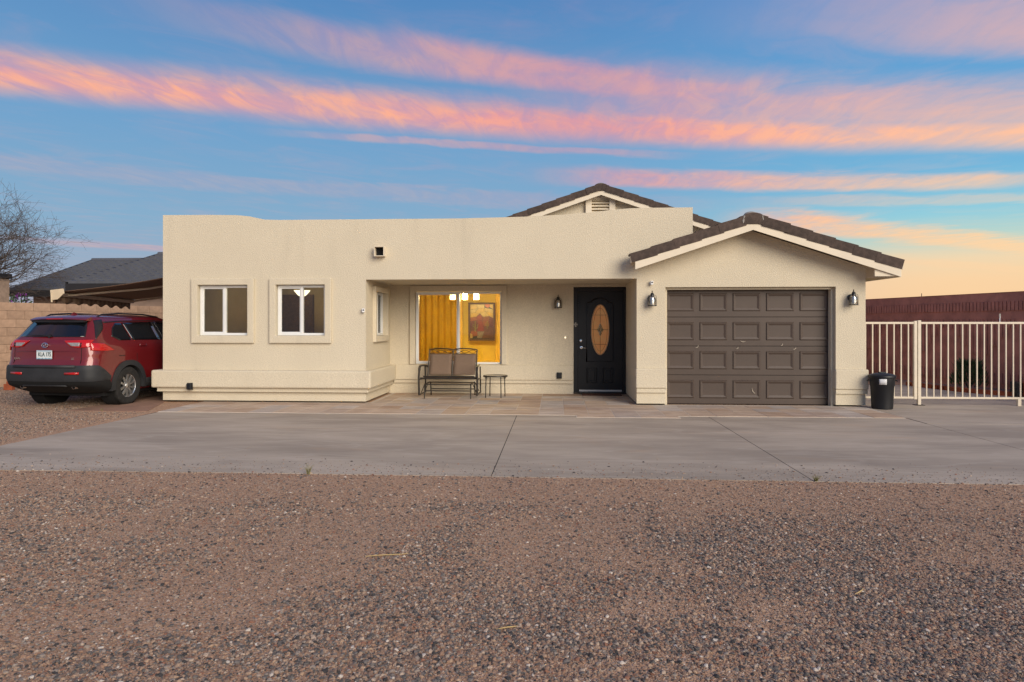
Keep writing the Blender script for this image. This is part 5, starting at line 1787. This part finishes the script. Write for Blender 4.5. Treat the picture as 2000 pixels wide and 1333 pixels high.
# glass
patch('rear_window', [(-0.66, 1.165), (0.66, 1.165), (0.60, 1.36), (0.53, 1.55), (-0.53, 1.55), (-0.60, 1.36)], CARGLASS, 'r', 0.008)
for s, ax in ((1, '+x'), (-1, '-x')):
    patch('pillar_trim', [(-0.73, 1.16), (-0.53, 1.56), (-0.36, 1.58), (-0.46, 1.38)], BLACK, ax, 0.007)
    patch('quarter_window', [(-0.33, 1.22), (-0.17, 1.13), (0.16, 1.13), (0.10, 1.50), (-0.08, 1.50), (-0.22, 1.40)], CARGLASS, ax, 0.007)
    patch('rear_door_window', [(0.20, 1.13), (1.02, 1.12), (0.98, 1.535), (0.13, 1.515)], CARGLASS, ax, 0.007)
    patch('door_pillar', [(1.03, 1.12), (1.13, 1.12), (1.07, 1.54), (0.99, 1.535)], BLACK, ax, 0.006)
    patch('front_door_window', [(1.14, 1.12), (2.12, 1.10), (1.72, 1.50), (1.08, 1.54)], CARGLASS, ax, 0.007)
    patch('window_trim', [(-0.36, 1.505), (0.10, 1.535), (1.0, 1.555), (1.72, 1.515), (1.72, 1.535), (1.0, 1.575), (0.08, 1.555), (-0.38, 1.53)], BLACK, ax, 0.006)
    patch('rocker_cladding', [(0.42, 0.30), (2.27, 0.30), (2.27, 0.47), (0.42, 0.47)], PLASTIC, ax, 0.016)
    for (y, z) in ((0.30, 1.015), (1.30, 1.005)):
        h = patch('door_handle', [(y, z), (y + 0.20, z), (y + 0.20, z + 0.035), (y, z + 0.035)], REDPAINT, ax, 0.03)
    for y in (0.22, 1.10, 2.10):
        patch('door_seam', [(y, 0.50), (y + 0.010, 0.50), (y + 0.010, 1.10), (y, 1.10)], UNDER, ax, 0.0012, cuts=2, sub=1)
    patch('fuel_door' if s < 0 else 'quarter_seam', [(-0.28, 0.86), (-0.12, 0.86), (-0.12, 0.868), (-0.28, 0.868)], UNDER, ax, 0.0012, cuts=1, sub=1)
    # wheel arch cladding
    for y in (0.0, 2.69):
        q = MB()
        K = 24
        for k in range(K + 1):
            a = R(-8 + 196 * k / K)
            for r_ in (0.385, 0.475):
                rr_ = r_ if r_ < 0.4 else r_ * (1 + 0.035 * abs(math.sin(2 * a)))
                for xx in (0.86, 0.945):
                    q.v.append((s * (xx if r_ < 0.4 else xx - 0.006), y + rr_ * math.cos(a), 0.36 + rr_ * math.sin(a)))
        for k in range(K):
            a = k * 4
            q.f += [(a + 1, a + 5, a + 7, a + 3), (a, a + 2, a + 6, a + 4), (a, a + 4, a + 5, a + 1), (a + 2, a + 3, a + 7, a + 6)]
        q.build('arch_cladding', PLASTIC, car, True)
        MB().lathe([(0.0, s * 0.60), (0.392, s * 0.60), (0.392, s * 0.87)], (0, y, 0.36), 36, 'x', caps=False).build('arch_liner', UNDER, car, True)
    # mirror
    MB().box(s * 0.98 - 0.10, s * 0.98 + 0.10, 1.88, 2.02, 1.12, 1.27).build('side_mirror', REDPAINT, car, bevel=0.03)
    patch('headlight', [(3.05, 0.84), (3.45, 0.80), (3.40, 0.92), (3.05, 0.95)], CLEARLENS, ax, 0.01)
MB().prism([(2.505, 1.125), (1.90, 1.53), (1.91, 1.545), (2.515, 1.14)], 'x', -0.66, 0.66).build('windscreen', CARGLASS, car)

# liftgate details
sp = MB()
prof = [(-0.54, 1.665), (-0.74, 1.625), (-0.765, 1.605), (-0.74, 1.595), (-0.52, 1.59)]
K = 12
for k in range(K + 1):
    x = -0.57 + 1.14 * k / K
    e = (abs(x) / 0.57) ** 2
    for (y, z) in prof:
        sp.v.append((x, y + 0.07 * e if y < -0.6 else y, z - 0.022 * e))
n5 = len(prof)
for k in range(K):
    for i in range(n5):
        j = (i + 1) % n5
        sp.f.append((k * n5 + i, k * n5 + j, (k + 1) * n5 + j, (k + 1) * n5 + i))
sp.f += [tuple(range(n5)), tuple(K * n5 + i for i in range(n5))]
so = sp.build('spoiler', REDPAINT, car, True, 50)
MB().box(-0.16, 0.16, -0.768, -0.752, 1.60, 1.613).build('brake_light', REDLENS, so)
MB().box(-0.53, 0.53, -0.70, -0.56, 1.545, 1.592).build('spoiler_underside', BLACK, so)
for s in (-1, 1):
    tl = patch('tail_light', [(s * 0.34, 1.085), (s * 0.60, 1.095), (s * 0.80, 1.10), (s * 0.80, 0.965), (s * 0.60, 0.955), (s * 0.48, 0.975)], REDLENS, 'r', 0.016)
    patch('reverse_light', [(s * 0.42, 1.045), (s * 0.64, 1.045), (s * 0.64, 0.985), (s * 0.50, 0.985)], CLEARLENS, 'r', 0.024, parent=tl)
    patch('tail_light', [(-0.86, 1.10), (-0.62, 1.085), (-0.40, 0.955), (-0.60, 0.95), (-0.86, 0.965)], REDLENS, '+x' if s > 0 else '-x', 0.016)
    patch('light_divider', [(s * 0.655, 1.045), (s * 0.675, 1.045), (s * 0.675, 0.97), (s * 0.655, 0.97)], BLACK, 'r', 0.026, cuts=1, sub=1)
    patch('liftgate_seam', [(s * 0.665, 0.72), (s * 0.675, 0.72), (s * 0.675, 0.965), (s * 0.665, 0.965)], UNDER, 'r', 0.0015, cuts=2, sub=1)
    patch('reflector', [(s * 0.42, 0.545), (s * 0.68, 0.548), (s * 0.68, 0.585), (s * 0.42, 0.582)], REDLENS, 'r', 0.034, cuts=1, sub=1)
    MB().lathe([(0.036, -0.98), (0.036, -0.80), (0.030, -0.80), (0.030, -0.98)], (s * 0.52, 0.06, 0.40), 16, 'y', caps='loop').build('exhaust_tip', CHROME, car, True)
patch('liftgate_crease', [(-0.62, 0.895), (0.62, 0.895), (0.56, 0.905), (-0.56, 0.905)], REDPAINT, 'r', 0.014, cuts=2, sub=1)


def bumper_strip(name, m_, zlo, zhi, off, yend, parent=None):
    q = MB()
    cols = 0
    nz_ = 6
    ids = [k for k, (x, y) in enumerate(outline(0.5)) if y < yend]
    # order the ring points from the left flank round the rear to the right flank
    left = [k for k in ids if k > ring_n // 2]
    ids = sorted(left) + [k for k in ids if k <= ring_n // 2]
    for k in ids:
        for i in range(nz_ + 1):
            for o_ in (off, -0.02):
                y_ref = outline(0.5)[k][1]
                zt2 = zhi(y_ref) if callable(zhi) else zhi
                z = zlo + (zt2 - zlo) * i / nz_
                pts = outline(z)
                x, y = pts[k]
                a_, b_ = pts[(k - 1) % ring_n], pts[(k + 1) % ring_n]
                t2 = Vector((b_[0] - a_[0], b_[1] - a_[1])).normalized()
                e = o_ - (0.010 if (i in (0, nz_) and o_ > 0) else 0)
                q.v.append((x + t2.y * e, y - t2.x * e, z))
    m2 = (nz_ + 1) * 2
    for c in range(len(ids) - 1):
        for i in range(nz_):
            a_ = c * m2 + i * 2
            q.f += [(a_, a_ + m2, a_ + m2 + 2, a_ + 2), (a_ + 1, a_ + 3, a_ + m2 + 3, a_ + m2 + 1)]
        for i in (0, nz_):
            a_ = c * m2 + i * 2
            q.f.append((a_, a_ + 1, a_ + m2 + 1, a_ + m2))
    for c in (0, len(ids) - 1):
        for i in range(nz_):
            a_ = c * m2 + i * 2
            q.f.append((a_, a_ + 2, a_ + 3, a_ + 1))
    return q.build(name, m_, parent or car, True, 40)


bumper_strip('bumper', PLASTIC, 0.50, lambda y: 0.785 if y < -0.80 else 0.785 - 0.24 * min(1, (y + 0.80) / 0.34), 0.026, -0.42)
bumper_strip('bumper_lower', UNDER, 0.262, 0.498, 0.022, -0.42)
patch('bumper_step', [(-0.62, 0.66), (0.62, 0.66), (0.60, 0.70), (-0.60, 0.70)], PLASTIC, 'r', 0.05, cuts=2, sub=1)
patch('skid_strip', [(-0.45, 0.305), (0.45, 0.305), (0.42, 0.345), (-0.42, 0.345)], PLASTIC, 'r', 0.045, cuts=2, sub=1)
MB().tube([(0.02, -0.885, 1.30), (-0.15, -0.895, 1.315), (-0.40, -0.875, 1.32)], [0.018, 0.011, 0.007], 8).lathe([(0.03, -0.91), (0.026, -0.85)], (0.02, 0, 1.30), 12, 'y').build('rear_wiper', BLACK, car, True)
for s in (-1, 1):
    MB().tube([(s * 0.54, -0.38, 1.645), (s * 0.54, -0.25, 1.69), (s * 0.54, 0.2, 1.715), (s * 0.54, 0.9, 1.705), (s * 0.54, 1.35, 1.66), (s * 0.54, 1.45, 1.62)], [0.01, 0.016, 0.016, 0.016, 0.014, 0.01], 8).build('roof_rail', BLACK, car, True)
fin = MB()
for k in range(9):
    u = k / 8
    hgt = 0.062 * math.sin(math.pi * min(1, u * 0.62 + 0.08)) * (1 - u ** 4)
    y = -0.20 - 0.0 + 0.18 * (1 - u) - 0.18
    for (xx, zz_) in ((-0.028, 0), (0, hgt + 0.004), (0.028, 0)):
        fin.v.append((xx * (0.5 + 0.5 * u), y, 1.674 + zz_))
for k in range(8):
    for i in range(2):
        fin.f.append((k * 3 + i, k * 3 + i + 1, k * 3 + i + 4, k * 3 + i + 3))
fin.f += [(0, 1, 2), (24, 25, 26)]
fin.build('antenna_fin', REDPAINT, car, True)
# plate, emblem, badges
pl = MB().box(-0.155, 0.155, -0.999, -0.990, 0.895, 1.050).build('licence_plate', PLATE, car, bevel=0.006)
MB().box(-0.145, 0.145, -1.0015, -0.9985, 1.033, 1.044).build('plate_band', PLATEBLUE, pl)
q = MB()
for k in range(11):
    x = -0.145 + 0.029 * k
    h = 0.012 + 0.010 * abs(math.sin(k * 1.9))
    q.add([(x - 0.016, -1.0005, 0.900), (x + 0.016, -1.0005, 0.900), (x, -1.0005, 0.902 + h)], [(0, 1, 2)])
q.build('plate_landscape', PLATEBLUE, pl)
tm_ = text_mesh('KLA 175', 0.088, 0.001)
tm_.materials.append(PLATEINK)
link_copy('plate_number', tm_, pl, (0.012, -1.0015, 0.976), (R(90), 0, 0), (0.82, 1.15, 1))
EL = lambda a, b_, c, n_=28: [(c[0] + a * math.cos(2 * math.pi * k / n_), c[1], c[2] + b_ * math.sin(2 * math.pi * k / n_)) for k in range(n_)]
em = MB()
ec = (0.0, -0.982, 1.14)
em.tube(EL(0.062, 0.042, ec), 0.006, 6, True)
em.tube(EL(0.020, 0.036, (0, -0.984, 1.14)), 0.0045, 6, True)
em.tube(EL(0.046, 0.018, (0, -0.984, 1.156)), 0.0045, 6, True)
em.build('emblem', CHROME, car, True)
for (txt, x, z, sz, ry) in (('RAV4', -0.60, 0.90, 0.055, 0.12), ('LE', 0.52, 0.90, 0.05, -0.10)):
    t2 = text_mesh(txt, sz, 0.002)
    t2.materials.append(CHROME)
    hit = bvh.ray_cast(Vector((x, -3, z)), Vector((0, 1, 0)))[0]
    link_copy('badge', t2, car, (x, hit.y - 0.008, z), (R(90), 0, -ry))
# underbody and wheels
MB().box(-0.78, 0.78, -0.48, 3.3, 0.20, 0.30).build('underbody', UNDER, car)


def wheel(x, y, s):
    wh = bpy.data.objects.new('wheel', None)
    COL.objects.link(wh)
    wh.parent = car
    wh.location = (x, y, 0.355)
    # local: outboard is +s x
    ty = MB().lathe([(0.215, -0.095), (0.28, -0.112), (0.325, -0.110), (0.343, -0.096), (0.352, -0.07), (0.355, 0), (0.352, 0.07), (0.343, 0.096), (0.325, 0.110), (0.28, 0.112), (0.215, 0.095)], n=56, axis='x', caps='loop')
    ty.build('tyre', RUBBER, wh, True, 30)
    tr = MB()
    for k in range(44):
        a0 = 2 * math.pi * k / 44
        for (xa, xb, ph) in ((-0.085, -0.035, 0.0), (-0.022, 0.022, 0.07), (0.035, 0.085, 0.0)):
            a = a0 + ph
            rm_ = Matrix.Rotation(a, 4, 'X')
            tr.box(xa, xb, -0.016, 0.016, 0.345, 0.359 if abs(xa + xb) < 0.05 else 0.355, rm_)
    tr.build('tread', RUBBER, wh)
    rim = MB().lathe([(0.205, s * -0.08), (0.205, s * 0.080), (0.222, s * 0.094), (0.226, s * 0.085), (0.226, s * -0.08)], n=48, axis='x', caps='loop')
    rim.build('rim', SILVER, wh, True, 30)
    MB().lathe([(0.0, s * 0.02), (0.204, s * 0.018), (0.204, s * 0.0)], n=32, axis='x').build('brake_disc', UNDER, wh, True)
    spk = MB()
    for k in range(5):
        rm_ = Matrix.Rotation(2 * math.pi * k / 5 + 0.3, 4, 'X')
        for sd2 in (-1, 1):
            pr = [(0.03, 0.012 * sd2, 0.07), (0.10, 0.030 * sd2, 0.082), (0.212, 0.075 * sd2, 0.082)]
            vs = []
            for (r_, t_2, x_) in pr:
                hw = 0.020 + 0.03 * r_
                for (dt_, dx_) in ((-hw, -0.03), (hw, -0.03), (hw * 0.8, 0.0), (-hw * 0.8, 0.0)):
                    vs.append(rm_ @ Vector((s * (x_ + dx_), t_2 + dt_, r_)))
            fs = []
            for i in range(2):
                for j in range(4):
                    fs.append((i * 4 + j, i * 4 + (j + 1) % 4, i * 4 + 4 + (j + 1) % 4, i * 4 + 4 + j))
            fs += [(0, 1, 2, 3), (8, 9, 10, 11)]
            spk.add(vs, fs)
    spk.build('spokes', SILVER, wh, True, 40)
    MB().lathe([(0.055, s * 0.04), (0.05, s * 0.082), (0.03, s * 0.088), (0.0, s * 0.089)], n=20, axis='x').build('hub_cap', SILVER, wh, True)


for y in (0.0, 2.69):
    for s in (-1, 1):
        wheel(s * 0.81, y, s)
